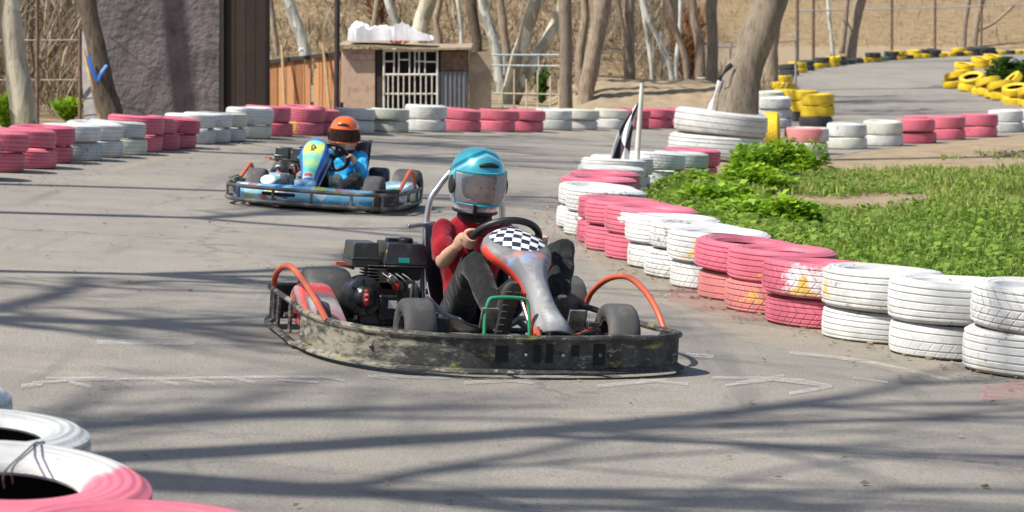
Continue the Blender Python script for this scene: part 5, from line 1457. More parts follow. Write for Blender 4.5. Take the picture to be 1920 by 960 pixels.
def hand(mb, C, t, b, wrist, s=1.0, rimr=.0155):
    """a fist closed round a rim: C on the rim, t along it, b from the rim to the palm"""
    C, t, b, wrist = Vector(C), Vector(t).normalized(), Vector(b).normalized(), Vector(wrist)
    b = (b-t*b.dot(t)).normalized(); w_ = t.cross(b)
    fr = .0088*s
    palm = C+b*(rimr+.014*s)
    # palm slab between wrist and knuckles
    kn = palm-w_*.004
    loft(mb, [(wrist, .021*s), (wrist.lerp(kn, .45)+b*.004, .024*s), (kn+b*.004, .022*s)], 12, 4, flat=(t, 1.35, .72))
    for i in range(4):
        off = (i-1.5)*.0185*s; L = (.92, 1.06, 1.0, .82)[i]
        pts = []
        for q in range(7):
            ph = math.radians(-8+q*34*L); rr = rimr+fr*.92+(.010*s if q == 0 else .004*s if q == 1 else 0)
            pts.append((C+t*off+(b*math.cos(ph)+w_*math.sin(ph))*rr, fr*(1.08-.05*q)))
        P = [p for p, r in pts]; mb.tube(spline(P, 3), [pts[0][1]*(1-.28*i2/18) for i2 in range(19)], 9)
        mb.ball(pts[0][0]+b*.002, (fr*1.18,)*3, 10, 8); mb.ball(pts[-1][0], (fr*.82,)*3, 10, 8)
    # thumb leaves the side of the palm near the wrist and lies over the rim
    th = [(wrist.lerp(palm, .5)+t*.022*s, .0125*s), (palm+t*.040*s-w_*.010, .0115*s), (C+t*.047*s-w_*(rimr+fr), .010*s), (C+t*.040*s-w_*(rimr+fr*1.1)-b*.018*s, .0088*s)]
    mb.tube(spline([p for p, r in th], 4), [.0125*s+(.0085-.0125)*s*i/12 for i in range(13)], 9); mb.ball(th[-1][0], (.0085*s,)*3, 10, 8)

def helmet(parent, c, rad, yaw, pitch, mats, port=(62, -33, 20), roll=0):
    """full face helmet: shell with an eye port, hinged visor, vents. mats: shell, visor, trim, frame"""
    e = bpy.data.objects.new('helmet', None); COL.objects.link(e); e.parent = parent
    e.matrix_local = Matrix.Translation(c) @ Matrix.Rotation(yaw, 4, 'Z') @ Matrix.Rotation(pitch, 4, 'Y') @ Matrix.Rotation(roll, 4, 'X')
    rx, ry, rz = rad
    def S(a, el, k=1.0):
        ca, sa, ce, se = math.cos(a), math.sin(a), math.cos(el), math.sin(el)
        pw = lambda v, q: math.copysign(abs(v)**q, v)
        zz = rz*pw(se, .92)
        wide = pw(ce, .80)
        if el < 0: wide = max(wide, .86-.10*(-el)) if el > -1.05 else wide
        chin = 1+.10*max(0, ca)**2*smooth01((-el)/.7)
        return Vector((rx*wide*ca*chin, ry*wide*sa, zz))*k
    NA, NE = 72, 40
    els = [math.radians(-58+148*j/(NE-1)) for j in range(NE)]
    mb = MB()
    for j in range(NE):
        for i in range(NA): mb.v.append(S(2*math.pi*i/NA-math.pi, els[j]))
    pa, p0, p1 = port
    for j in range(NE-1):
        for i in range(NA):
            a = math.degrees(2*math.pi*(i+.5)/NA-math.pi); el = math.degrees((els[j]+els[j+1])/2)
            if abs(a) < pa and p0+.02*a*a*.2 < el < p1-.0012*a*a*2: continue
            i2 = (i+1) % NA
            mb.f.append((j*NA+i, j*NA+i2, (j+1)*NA+i2, (j+1)*NA+i)); mb.m.append(0)
    sh = mb.build('shell', mats[0], e, angle=180)
    s = sh.modifiers.new('thick', 'SOLIDIFY'); s.thickness = .012; s.offset = -1
    b = sh.modifiers.new('sub', 'SUBSURF'); b.levels = b.render_levels = 1
    # visor
    P = []
    for j in range(15):
        el = math.radians(p0-2+(p1+5-p0)*j/14)
        P.append([S(math.radians(-76+152*i/40), el, 1.035) for i in range(41)])
    v = grid_obj('visor', P, mats[1], e, solid=.0025)
    mb = MB(); edge = P[0]+[r[-1] for r in P[1:-1]]+P[-1][::-1]+[r[0] for r in P[1:-1]][::-1]
    mb.tube(edge, .0042, 6, closed=True); mb.build('visor_frame', mats[3], e)
    for sgn in (-1, 1):
        mb = MB(); q = S(math.radians(84*sgn), math.radians(-4), 1.03); mb.ball(q, (.036, .008, .042), 16, 10); mb.build('visor_hinge', mats[2], e)
    mb = MB()
    P2_ = [S(math.radians(a), math.radians(31+3*math.cos(math.radians(a*4))), 1.02) for a in range(-24, 25, 4)]
    mb.tube(P2_, [.004+.007*math.cos(math.radians(a*3.2)) for a in range(-24, 25, 4)], 8); mb.build('forehead_vent', mats[2], e)
    mb = MB()
    q0, q1 = S(math.radians(-27), math.radians(p0-1), 1.02), S(math.radians(-27), math.radians(-57), 1.02)
    mb.tube([q0, (q0+q1)/2*1.01, q1], [.010, .010, .010], 8); mb.build('chin_vent', mats[2], e)
    rim = [S(2*math.pi*i/40, math.radians(-58), .985) for i in range(40)]
    mb = MB(); mb.tube(rim, .008, 8, closed=True); mb.build('neck_roll', mats[2], e)
    mb = MB(); mb.rings([[S(2*math.pi*i/40, math.radians(-58), .97) for i in range(40)], [S(2*math.pi*i/40, math.radians(-62), .80)-Vector((0, 0, .035)) for i in range(40)]], caps=False); o = mb.build('padding', mats[2], e, angle=180)
    s = o.modifiers.new('thick', 'SOLIDIFY'); s.thickness = .012
    return e

def person(root, J, mats, s=1.0, name='person', label='', group=None, sleeve='short', rim=.0155):
    """J: joints in the kart frame. mats: shirt, trousers, shoe, sole"""
    p = empty(name, root, label, 'person', group)
    V = lambda k: Vector(J[k])
    mb = MB()
    # torso, neck, head
    pel, wai, che, sho, nek, hd = V('pelvis'), V('waist'), V('chest'), V('shoulder'), V('neck'), V('head')
    hw = J['sw']
    tors = [(pel, .085*s, .125*s), (wai, .078*s, .115*s), (che, .088*s, hw*.88), (sho-Vector((0, 0, .03)), .066*s, hw*.76), (sho+Vector((0, 0, .0)), .045*s, hw*.42), (nek, .045*s, .048*s)]
    ell_loft(mb, tors)
    loft(mb, [(nek-Vector((0, 0, .04)), .046*s), (hd-Vector((0, 0, .05*s)), .046*s)], 14, 4)
    yaw = J.get('yaw', 0); Rm = Matrix.Rotation(yaw, 3, 'Z')
    hs = J.get('hs', 1.0)
    mb.ball(hd, (.088*hs, .070*hs, .108*hs), 24, 18, Rm)
    f = lambda x, y, z: hd+Rm@Vector((x*hs, y*hs, z*hs))
    mb.ball(f(.03, 0, -.055), (.055*hs, .052*hs, .05*hs), 18, 12, Rm)
    loft(mb, [(f(.082, 0, .012), .008*hs), (f(.096, 0, -.015), .011*hs), (f(.090, 0, -.026), .013*hs)], 10, 3)
    mb.ball(f(.078, 0, -.058), (.012*hs, .024*hs, .008*hs), 12, 8, Rm)
    for sg in (-1, 1):
        mb.ball(f(.066, .034*sg, .024), (.02*hs, .024*hs, .010*hs), 12, 8, Rm); mb.ball(f(.0, .072*sg, -.005), (.018*hs, .008*hs, .03*hs), 12, 8, Rm)
        mb.ball(f(.062, .04*sg, -.02), (.02*hs, .022*hs, .018*hs), 12, 8, Rm)
    for sd in ('r', 'l'):
        S_, E, W = V('sh_'+sd), V('el_'+sd), V('wr_'+sd)
        loft(mb, [(S_, .034*s), (S_.lerp(E, .5), .035*s), (E, .034*s), (E.lerp(W, .35), .035*s), (W, .023*s)], 14, 5)
        hand(mb, J['grip_'+sd], J['tan_'+sd], J['palm_'+sd], W, s*1.0, rim)
        H, K, A = V('hip_'+sd), V('kn_'+sd), V('an_'+sd)
        loft(mb, [(H, .060*s), (H.lerp(K, .5), .050*s), (K, .036*s), (K.lerp(A, .35), .036*s), (A, .028*s)], 14, 5)
    body = mb.build('body', M_SKIN, p, remesh=.006, smit=3)
    mb = MB()
    for sg in (-1, 1): mb.ball(f(.074, .033*sg, .004), (.011*hs, .011*hs, .0050*hs), 12, 8, Rm)
    mb.build('eyes', M_EYEW, p)
    mb = MB()
    for sg in (-1, 1): mb.ball(f(.082, .032*sg, .004), (.0045*hs, .0058*hs, .0048*hs), 10, 8, Rm)
    mb.build('irises', M_EYED, p)
    # shirt
    mb = MB(); g = J.get('loose', .012)
    ell_loft(mb, [(pel+Vector((.0, 0, -.01)), .092*s+g, .128*s+g), (pel.lerp(wai, .5), .09*s+g, .122*s+g), (wai, .084*s+g, .118*s+g), (che, .092*s+g, hw*.9+g), (sho-Vector((0, 0, .03)), .078*s+g, hw*.86+g), (sho+Vector((0, 0, .02)), .055*s+g, hw*.5+g), (nek-Vector((0, 0, .015)), .056*s, .060*s)])
    for sd in ('r', 'l'):
        S_, E, W = V('sh_'+sd), V('el_'+sd), V('wr_'+sd)
        if sleeve == 'short':
            loft(mb, [(S_+Vector((0, 0, -.01)), .048*s+g*.4), (S_.lerp(E, .35), .046*s+g*.5), (S_.lerp(E, .74), .046*s+g)], 16, 5)
        else:
            loft(mb, [(S_, .055*s+g*.4), (S_.lerp(E, .5), .050*s+g*.4), (E, .047*s+g*.4), (E.lerp(W, .4), .043*s+g*.3), (E.lerp(W, .97), .033*s)], 16, 5)
    for i, v in enumerate(mb.v):
        q = Vector(v); nz = mnoise.noise(Vector((q.x*16, q.y*16, q.z*26)))*.014+mnoise.noise(q*36)*.004; mb.v[i] = tuple(q+Vector((nz, nz*.6, nz*.5)))
    sh = mb.build('shirt' if sleeve == 'short' else 'jacket', mats[0], p, remesh=.008, smit=2)
    # trousers
    mb = MB()
    mb.ball(pel-Vector((.02, 0, .02)), (.11*s, .135*s, .085*s), 20, 14)
    for sd in ('r', 'l'):
        H, K, A = V('hip_'+sd), V('kn_'+sd), V('an_'+sd)
        d = (K-H).normalized(); e2 = (A-K).normalized(); kn = (d-e2).normalized()
        loft(mb, [(pel.lerp(H, .6), .088*s), (H, .086*s), (H.lerp(K, .5), .076*s), (K-d*.02, .065*s), (K+kn*.006, .060*s), (K+e2*.05, .060*s), (K.lerp(A, .45), .058*s), (K.lerp(A, .9), .050*s), (A, .052*s)], 16, 5)
    for i, v in enumerate(mb.v):
        q = Vector(v); nz = mnoise.noise(q*13+Vector((3, 1, 0)))*.011+mnoise.noise(q*30)*.005; mb.v[i] = tuple(q+Vector((nz, nz*.7, nz*.5)))
    mb.build('trousers', mats[1], p, remesh=.009, smit=2)
    # shoes
    for sd in ('r', 'l'):
        hl, to = V('heel_'+sd), V('toe_'+sd); d = (to-hl); L = d.length; d.normalize()
        upv = Vector(J['top_'+sd]).normalized(); upv = (upv-d*upv.dot(d)).normalized(); sdv = d.cross(upv)
        def ring(u, w_, h0, h1, n=16):
            c = hl+d*L*u
            return [c+sdv*w_*math.cos(2*math.pi*q/n)+upv*(h0+(h1-h0)*(.5+.5*math.sin(2*math.pi*q/n))) for q in range(n)]
        mb = MB(); mb.rings([ring(-.02, .018*s, .02, .05*s), ring(.03, .032*s, .005, .078*s), ring(.22, .036*s, .004, .085*s), ring(.42, .038*s, .004, .066*s), ring(.68, .044*s, .004, .050*s), ring(.88, .038*s, .006, .040*s), ring(.98, .022*s, .010, .030*s)])
        sh_ = mb.build('shoe', mats[2], p, sub=1, angle=180)
        mb = MB(); mb.rings([ring(-.05, .016*s, -.014, .010), ring(.0, .034*s, -.016, .012), ring(.25, .036*s, -.016, .011), ring(.45, .036*s, -.014, .011), ring(.70, .047*s, -.016, .012), ring(.92, .041*s, -.014, .013), ring(1.02, .020*s, -.008, .014)], )
        for q in range(7):
            c = hl+d*L*(.12+.125*q)-upv*.0165
            for w2 in (-.018, .018): mb.tube([c+sdv*(w2-.013), c+sdv*(w2+.013)], .0045, 5)
        mb.build('sole', mats[3], sh_, angle=50)
    return p
# ================================================================ front kart
YAW1 = math.atan2(-.948, .317)
K1 = tilt_matrix(.0135, 11.12, YAW1)
k1 = empty('go_kart', K1, 'dusty black go-kart with checkered fairing, silver hoop and orange wheel hoops, in front', 'go-kart', 'racing go-karts')
chassis(k1)
wheel(k1, 0, -.445, .1375, .135, math.radians(-3), -1); wheel(k1, 0, .445, .1375, .135, math.radians(-3), 1)
wheel(k1, -1.05, -.56, .148, .205, 0, -1); wheel(k1, -1.05, .55, .148, .205, 0, 1)
bp = [(-.42, -.825), (-.25, -.825), (-.09, -.81), (.10, -.755), (.27, -.645), (.375, -.50), (.425, -.34), (.41, -.05), (.355, .28), (.27, .50), (.175, .645), (.08, .685), (-.03, .66)]
bu = band(bp, .045, .168, .012, 'bumper', M_BUMP, k1, lip=.03)
b2 = band([(-1.32, -.50), (-1.31, -.68), (-1.26, -.755), (-1.16, -.775), (-1.10, -.778)], .05, .185, .014, 'bumper_end', M_BUMP, bu, lip=.02)
mb = MB()
mb.tube(spline([(-1.12, -.775, .178), (-.75, -.80, .176), (-.42, -.825, .168)], 5), .013, 8)
mb.tube(spline([(-1.14, -.79, .03), (-.75, -.82, .028), (-.40, -.85, .024)], 5), .016, 8, flat=((0, 0, 1), .5, 1.3))
mb.tube([(-.98, -.785, .04), (-.98, -.785, .17)], .011, 6); mb.tube([(-.70, -.80, .04), (-.70, -.80, .17)], .011, 6)
mb.tube(spline([(-.03, .66, .166), (-.30, .63, .168), (-.7, .615, .17), (-1.06, .605, .17), (-1.26, .58, .17), (-1.32, .4, .17), (-1.33, 0, .17), (-1.32, -.50, .178)], 4), .014, 8)
mb.tube(spline([(-.03, .64, .06), (-.7, .60, .06), (-1.24, .57, .06), (-1.31, .3, .06), (-1.31, -.5, .06)], 4), .013, 8)
for (f, l) in ((-.3, .63), (-.9, .61), (-1.32, .3), (-1.32, -.3)): mb.tube([(f, l, .06), (f, l, .17)], .011, 6)
for (f0, l0, f1, l1) in ((.28, -.2, .40, -.2), (.28, .2, .36, .25), (-.2, .6, -.2, .64), (-.2, -.6, -.25, -.80), (-.85, -.6, -.85, -.79), (-.85, .6, -.85, .61), (-1.18, .25, -1.31, .25), (-1.18, -.25, -1.31, -.25)): mb.tube([(f0, l0, .08), (f1, l1, .10)], .012, 6)
mb.build('bumper_rail', M_BUMP, bu)
# black blocks on the front band, painting in the shade of its slots
M_SLOT = flatmat('slot_shadow_black', (.006, .006, .006), .9)
mb = MB(); P = spline([Vector((p[0], p[1], 0)) for p in bp], 6)
def band_at(px):
    best = None
    for i, p in enumerate(P):
        q = K1 @ Vector((p.x, p.y, .1)); d = abs(960+FPX*q.x/q.y-px)
        if q.y < 11.6 and (best is None or d < best[0]): best = (d, i)
    i = best[1]; t = (P[min(len(P)-1, i+1)]-P[max(0, i-1)]).normalized(); return P[i], t
for px, w_, z0, z1 in ((938, .055, .07, .135), (1003, .03, .07, .14), (1040, .03, .07, .145), (1068, .035, .095, .14), (1128, .055, .06, .145)):
    p, t = band_at(px); nn = Vector((t.y, -t.x, 0)); a = math.atan2(t.y, t.x)
    mb = MB(); mb.box((p.x+nn.x*.001, p.y+nn.y*.001, (z0+z1)/2), (w_, .010, z1-z0), Matrix.Rotation(a, 3, 'Z')); mb.build('slot_shade_block', M_SLOT, bu, bevel=.003)
for px in (1138, 1132, 1046, 975, 700): 
    p, t = band_at(px); nn = Vector((t.y, -t.x, 0)); mb = MB(); mb.ball((p.x+nn.x*.006, p.y+nn.y*.006, .10), (.010, .010, .010), 10, 8); mb.build('bumper_bolt', M_ALU, bu)
# orange hoops over the sides
mb = MB(); mb.tube(spline([(-1.17, -.765, .17), (-1.12, -.775, .24), (-.97, -.785, .295), (-.78, -.79, .315), (-.55, -.795, .285), (-.28, -.80, .225), (-.04, -.81, .165)], 6), .0135, 10); mb.build('side_hoop', M_HOOP, k1)
mb = MB(); mb.tube(spline([(-.93, .64, .165), (-.86, .645, .24), (-.68, .65, .315), (-.48, .66, .345), (-.30, .67, .31), (-.16, .68, .24), (-.07, .685, .165)], 6), .0135, 10); mb.build('side_hoop', M_HOOP, k1)
# red and grey side pod beside the engine
def m_pod():
    t = NT('faded_red_pod'); co = t.co(); x, y, z = t.sep(co)
    d = t.math('ADD', t.math('MULTIPLY', x, 1.6), t.math('MULTIPLY', z, 2.6))
    d = t.math('FRACT', t.math('ADD', t.math('MULTIPLY', d, 2.6), t.math('MULTIPLY', t.noise(5, co), .35)))
    c = t.ramp(d, [(.0, (.62, .20, .22)), (.30, (.60, .10, .10)), (.45, (.50, .035, .03)), (.62, (.10, .095, .10)), (.74, (.34, .31, .31)), (.9, (.55, .24, .25))])
    c = t.mix(t.ramp(t.noise(14, co, 8, .7), [(.55, 0), (.68, .7)]), c, (.30, .27, .24))
    t.set(color=c, rough=.5); return t.m
M_POD = m_pod()
prof = spline([(-1.06, .07), (-1.03, .17), (-.95, .225), (-.84, .238), (-.70, .20), (-.56, .145), (-.44, .085), (-.47, .055), (-.75, .05), (-1.0, .055)], 5, closed=True)
mb = MB(); rings = []
for l, sc in ((-.735, .80), (-.728, .93), (-.70, 1.0), (-.62, 1.0), (-.60, .93)):
    rings.append([Vector((-.76+(p.x+.76)*sc, l, .14+(p.y-.14)*sc)) for p in prof])
mb.rings(rings); mb.build('side_pod', M_POD, k1, angle=50)
mb = MB(); mb.lathe([(.0, .02), (.05, .018), (.078, .01), (.085, -.01), (.07, -.02), (.0, -.02)], 28, 'Y', (-.50, -.70, .115), False); mb.build('pod_roller', M_SLICK, k1)
engine(k1, -.88, -.355, .06)
seat(k1)
mb = MB()
for sg, l in ((1, -.11), (-1, .23)):
    pass
mb.tube(spline([(-.95, -.12, .07), (-1.0, -.125, .30), (-1.0, -.115, .585), (-1.0, -.075, .675), (-.995, -.02, .748), (-.99, .02, .765), (-.99, .09, .765), (-.995, .14, .748), (-1.0, .20, .675), (-1.0, .235, .585), (-1.0, .24, .30), (-.95, .235, .07)], 5), .0145, 10)
mb.build('headrest_hoop', M_STEEL, k1)
mb = MB(); mb.box((-.985, -.15, .505), (.03, .13, .018), Matrix.Rotation(.15, 3, 'X')); mb.box((-.985, .26, .505), (.03, .10, .018)); mb.build('seat_bracket', M_STEEL, k1, bevel=.003)
C1, U1, W1, N1 = steering(k1, (-.30, .02, .500), .150, math.radians(40), (.02, .05, .17))

def m_fair1():
    t = NT('checkered_grey_fairing'); uv = t.co('UV'); u, v, _ = t.sep(uv)
    co = t.co()
    # checks on the rounded head
    q = t.mapping(uv, (20, 8, 1), (0, 0, 0), (0, 0, .35)); ck = t.N.new('ShaderNodeTexChecker'); ck.inputs['Scale'].default_value = 1; t.l(q, ck.inputs['Vector'])
    ck.inputs['Color1'].default_value = (.66, .67, .70, 1); ck.inputs['Color2'].default_value = (.016, .02, .04, 1)
    wn = t.noise(18, co, 6, .7)
    du = t.math('DIVIDE', t.math('SUBTRACT', u, .215), .205); dv = t.math('DIVIDE', t.math('SUBTRACT', v, .52), .41)
    rr = t.math('ADD', t.math('MULTIPLY', du, du), t.math('MULTIPLY', dv, dv))
    ell = t.ramp(t.math('MULTIPLY', rr, .5), [(.46, 1), (.52, 0)])
    grey = t.ramp(wn, [(.35, (.10, .10, .105)), (.65, (.20, .20, .205))])
    silver = t.ramp(t.noise(10, co, 8, .75), [(.32, (.14, .14, .145)), (.50, (.29, .29, .30)), (.68, (.50, .50, .51))])
    mid = t.ramp(t.math('ABSOLUTE', t.math('SUBTRACT', v, .55)), [(.20, 1), (.30, 0)])
    low = t.mix(mid, (.15, .15, .155), silver)
    c = t.mix(t.ramp(u, [(.40, 0), (.46, 1)]), grey, low)
    c = t.mix(t.math('MULTIPLY', t.ramp(t.math('ABSOLUTE', t.math('SUBTRACT', u, .47)), [(.02, 1), (.05, 0)]), t.ramp(t.noise(24, co), [(.45, 0), (.6, .8)])), c, (.20, .32, .55))
    c = t.mix(t.math('MULTIPLY', t.ramp(t.math('ABSOLUTE', t.math('SUBTRACT', u, .44)), [(.012, 1), (.03, 0)]), t.ramp(t.noise(19, t.mapping(co, loc=(3, 1, 2))), [(.45, 0), (.6, .8)])), c, (.55, .20, .18))
    c = t.mix(ell, c, ck.outputs['Color'])
    c = t.mix(t.math('MULTIPLY', t.ramp(wn, [(.60, 0), (.70, 1)]), .6), c, (.27, .25, .23))
    red = t.math('MULTIPLY', t.ramp(v, [(.045, 1), (.06, 0)]), t.ramp(u, [(.22, 0), (.3, 1)]))
    c = t.mix(red, c, (.60, .045, .02))
    red2 = t.math('MULTIPLY', t.ramp(v, [(.95, 0), (.965, 1)]), t.ramp(u, [(.12, 0), (.2, 1)]))
    c = t.mix(red2, c, (.55, .06, .04))
    t.set(color=c, rough=.55); t.bump(wn, .25, .004); return t.m
st1 = [(-.215, .008, .535, .085), (-.185, .008, .530, .122), (-.135, .010, .515, .145), (-.08, .012, .490, .150), (-.03, .018, .458, .132), (.01, .030, .42, .085), (.055, .045, .362, .056), (.12, .058, .285, .056), (.18, .070, .228, .068), (.22, .078, .195, .086), (.235, .080, .165, .082)]
fairing(k1, st1, m_fair1(), .03, .042)
mb = MB(); mb.tube(spline([(.22, -.21, .07), (.20, -.212, .20), (.195, -.20, .285), (.195, -.17, .305), (.195, -.06, .305), (.197, -.03, .285), (.205, -.02, .2), (.22, -.02, .07)], 4), .0075, 8); mb.build('pedal_guard', M_GREEN, k1)
mb = MB(); mb.tube([(.245, .0, .195), (.26, .008, .155)], .010, 8); mb.build('orange_peg', M_HOOP, k1)
mb = MB()
mb.tube([(.05, -.36, .13), (.10, -.02, .135)], .008, 6); mb.tube([(.05, .36, .13), (.10, .10, .135)], .008, 6)
mb.tube([(-.02, .30, .11), (-.05, .55, .165)], .012, 6); mb.tube(spline([(.20, .16, .12), (.16, .24, .17), (.06, .30, .15), (-.02, .33, .12)], 5), .006, 6)
mb.box((.20, .08, .11), (.10, .12, .07)); mb.box((.0, .33, .15), (.05, .05, .09)); mb.box((.0, -.33, .15), (.05, .05, .09)); mb.tube([(.22, .2, .08), (.22, .2, .17), (.18, .3, .18)], .009, 6)
mb.build('steering_gear', M_CHAS, k1, bevel=.004)
mb = MB(); mb.tube(spline([(-.30, .36, .10), (-.1, .40, .16), (.0, .34, .17), (.12, .22, .15)], 5), .007, 6); mb.build('red_cable', M_REDP, k1)

# driver in red
M_SHIRT = m_cloth('red_cotton', (.24, .005, .012), (.34, .009, .02))
M_TROU = m_cloth('black_trousers', (.005, .005, .006), (.013, .013, .015))
M_SHOE = m_cloth('grey_black_shoe', (.02, .02, .022), (.06, .06, .062), 20)
M_SOLE = flatmat('dark_tread_sole', (.05, .048, .046), .8)
def rim_at(C, U, W, r, a): return C+(U*math.cos(a)+W*math.sin(a))*r, (-U*math.sin(a)+W*math.cos(a))
gr, tr = rim_at(C1, U1, W1, .150, math.radians(178)); gl, tl = rim_at(C1, U1, W1, .150, math.radians(2))
J1 = dict(pelvis=(-.73, .03, .15), waist=(-.79, .03, .27), chest=(-.80, .03, .41), shoulder=(-.785, .030, .525), neck=(-.765, .03, .59), head=(-.690, .026, .698), sw=.168, yaw=math.radians(4), hs=.95,
    sh_r=(-.765, -.115, .515), el_r=(-.61, -.155, .375), wr_r=(-.385, -.165, .462), grip_r=gr, tan_r=tr, palm_r=(-.62, -.72, -.15),
    sh_l=(-.765, .175, .515), el_l=(-.61, .235, .365), wr_l=(-.385, .195, .462), grip_l=gl, tan_l=-tl, palm_l=(-.62, .72, -.15),
    hip_r=(-.66, -.06, .15), kn_r=(-.32, -.105, .405), an_r=(-.05, -.075, .19), heel_r=(-.005, -.07, .125), toe_r=(.095, -.06, .355), top_r=(-1, 0, .5),
    hip_l=(-.66, .12, .15), kn_l=(-.375, .315, .462), an_l=(-.09, .19, .16), heel_l=(-.055, .185, .10), toe_l=(.06, .17, .30), top_l=(-1, 0, .5), loose=.011)
d1 = person(K1, J1, (M_SHIRT, M_TROU, M_SHOE, M_SOLE), .92, 'person', 'driver in a red T-shirt, black trousers and turquoise helmet gripping the steering wheel', 'kart drivers')
def m_hel1():
    t = NT('turquoise_helmet_paint'); co = t.co(); x, y, z = t.sep(co)
    c = t.ramp(t.noise(5, co, 4), [(.3, (.035, .33, .41)), (.7, (.09, .44, .51))])
    # swooping pale bands
    sw = t.math('ADD', z, t.math('MULTIPLY', x, -.42)); sw = t.math('ADD', sw, t.math('MULTIPLY', t.math('ABSOLUTE', y), .45))
    low = t.ramp(t.math('ADD', t.math('MULTIPLY', t.math('ADD', z, t.math('MULTIPLY', x, .22)), 5), .8), [(.62, 1), (.65, 0)])
    side = t.ramp(t.math('ABSOLUTE', y), [(.030, 0), (.05, 1)])
    c = t.mix(t.math('MULTIPLY', low, side), c, (.60, .56, .62))
    c = t.mix(t.ramp(t.math('ADD', t.math('MULTIPLY', z, 5), .5), [(.06, 1), (.085, 0)]), c, (.62, .60, .64))
    c = t.mix(t.ramp(t.math('ABSOLUTE', t.math('SUBTRACT', sw, .093)), [(.004, 1), (.009, 0)]), c, (.30, .60, .66))
    c = t.mix(t.ramp(t.math('ABSOLUTE', t.math('SUBTRACT', sw, .115)), [(.008, 1), (.012, 0)]), c, (.004, .17, .27))
    c = t.mix(t.ramp(z, [(.0, 0), (.0, 0)]), c, (0, 0, 0))
    c = t.mix(t.ramp(t.math('ADD', t.math('MULTIPLY', z, 5), .7), [(.09, 1), (.11, 0)]), c, (.02, .02, .02))
    t.set(color=c, rough=.22, metal=.5, coat=.6); return t.m
def m_visor(name, tint, a=.45, rough=.05):
    t = NT(name); t.set(color=tint, rough=rough, spec=.8)
    tr = t.N.new('ShaderNodeBsdfTransparent'); tr.inputs['Color'].default_value = (*[min(1, .55+q*.6) for q in tint], 1)
    fr = t.N.new('ShaderNodeFresnel'); fr.inputs['IOR'].default_value = 1.5
    ms = t.N.new('ShaderNodeMixShader'); t.l(t.math('ADD', t.math('MULTIPLY', fr.outputs[0], .8), a, clamp=True), ms.inputs[0])
    t.l(tr.outputs[0], ms.inputs[1]); t.l(t.b.outputs[0], ms.inputs[2]); t.l(ms.outputs[0], t.out.inputs['Surface']); return t.m
M_HTRIM = flatmat('helmet_black_trim', (.012, .012, .013), .5)
M_TURQ = flatmat('turquoise_frame', (.03, .38, .46), .3)
helmet(d1, (-.735, .022, .724), (.150, .124, .152), math.radians(4), math.radians(4), (m_hel1(), m_visor('smoky_clear_visor', (.66, .65, .67), .10, .03), M_HTRIM, M_TURQ), port=(60, -31, 15))
mb = MB(); ell_loft(mb, [((-.768, .03, .565), .066, .080), ((-.755, .028, .60), .072, .076), ((-.745, .025, .64), .075, .075)]); mb.build('neck_gaiter', M_TROU, d1, angle=180)

# ================================================================ blue kart behind
YAW2 = math.atan2(-.978, -.208)
K2 = tilt_matrix(-1.50, 20.24, YAW2)
k2 = empty('go_kart', K2, 'blue and white go-kart with yellow-green fairing following farther behind', 'go-kart', 'racing go-karts')
chassis(k2)
for a in ((0, -.46, .14, .14, math.radians(4), -1), (0, .46, .14, .14, math.radians(4), 1), (-.98, -.53, .15, .20, 0, -1), (-.98, .47, .15, .20, 0, 1)): wheel(k2, *a)
def m_decal(name, base, cols, scale, seed):
    t = NT(name); p = t.mapping(t.co(), (1, 1, 1.6), (seed, seed*2, 1))
    v = t.voro(scale, p, 'Color'); s = t.sep(v)[0]
    stops = [(0, base), (.42, base)]+[(.42+.58*(i+1)/(len(cols)+.5), c) for i, c in enumerate(cols)]
    c = t.ramp(s, stops, 'CONSTANT'); c = t.mix(t.ramp(t.noise(4, p, 4), [(.45, 0), (.6, .7)]), c, base)
    c = t.mix(t.ramp(t.noise(9, t.co(), 8, .7), [(.58, 0), (.72, .6)]), c, (.30, .27, .23))
    t.set(color=c, rough=.35, coat=.2); return t.m
LB, WB, DB = (.07, .36, .62), (.62, .68, .71), (.015, .09, .32)
M_BLUEN = m_decal('blue_white_nose_graphics', (.16, .43, .64), [WB, LB, WB, (.50, .06, .06), DB, WB, (.45, .52, .06), WB, DB], 12, 1)
M_BLUES = m_decal('blue_white_pod_graphics', (.30, .50, .66), [WB, LB, (.50, .50, .10), WB, (.10, .35, .20), WB], 9, 4)
# nose: wide low front spoiler
P = []
for (df, z) in ((-.17, .175), (-.10, .185), (-.03, .17), (.02, .12), (.0, .065), (-.06, .05)):
    row = []
    for i in range(33):
        v = i/16-1; row.append(Vector((.39-.20*abs(v)**2.6+df*(1-.2*abs(v)), .58*v, z-.015*abs(v))))
    P.append(row)
grid_obj('nose_spoiler', P, M_BLUEN, k2, solid=.006, sub=1)
mb = MB(); mb.box((.385, -.17, .115), (.05, .26, .026)); mb.build('nose_grille', M_SLOT, k2, bevel=.008)
for sg in (-1, 1):
    prof = spline([(-.82, .08), (-.80, .17), (-.66, .215), (-.40, .20), (-.22, .165), (-.18, .08), (-.5, .055)], 5, closed=True)
    mb = MB(); mb.rings([[Vector((-.5+(p.x+.5)*sc, sg*l, .125+(p.y-.125)*sc)) for p in prof] for l, sc in ((.40, .9), (.42, 1), (.58, 1), (.615, .92), (.62, .8))]); mb.build('side_pod', M_BLUES, k2, angle=50)
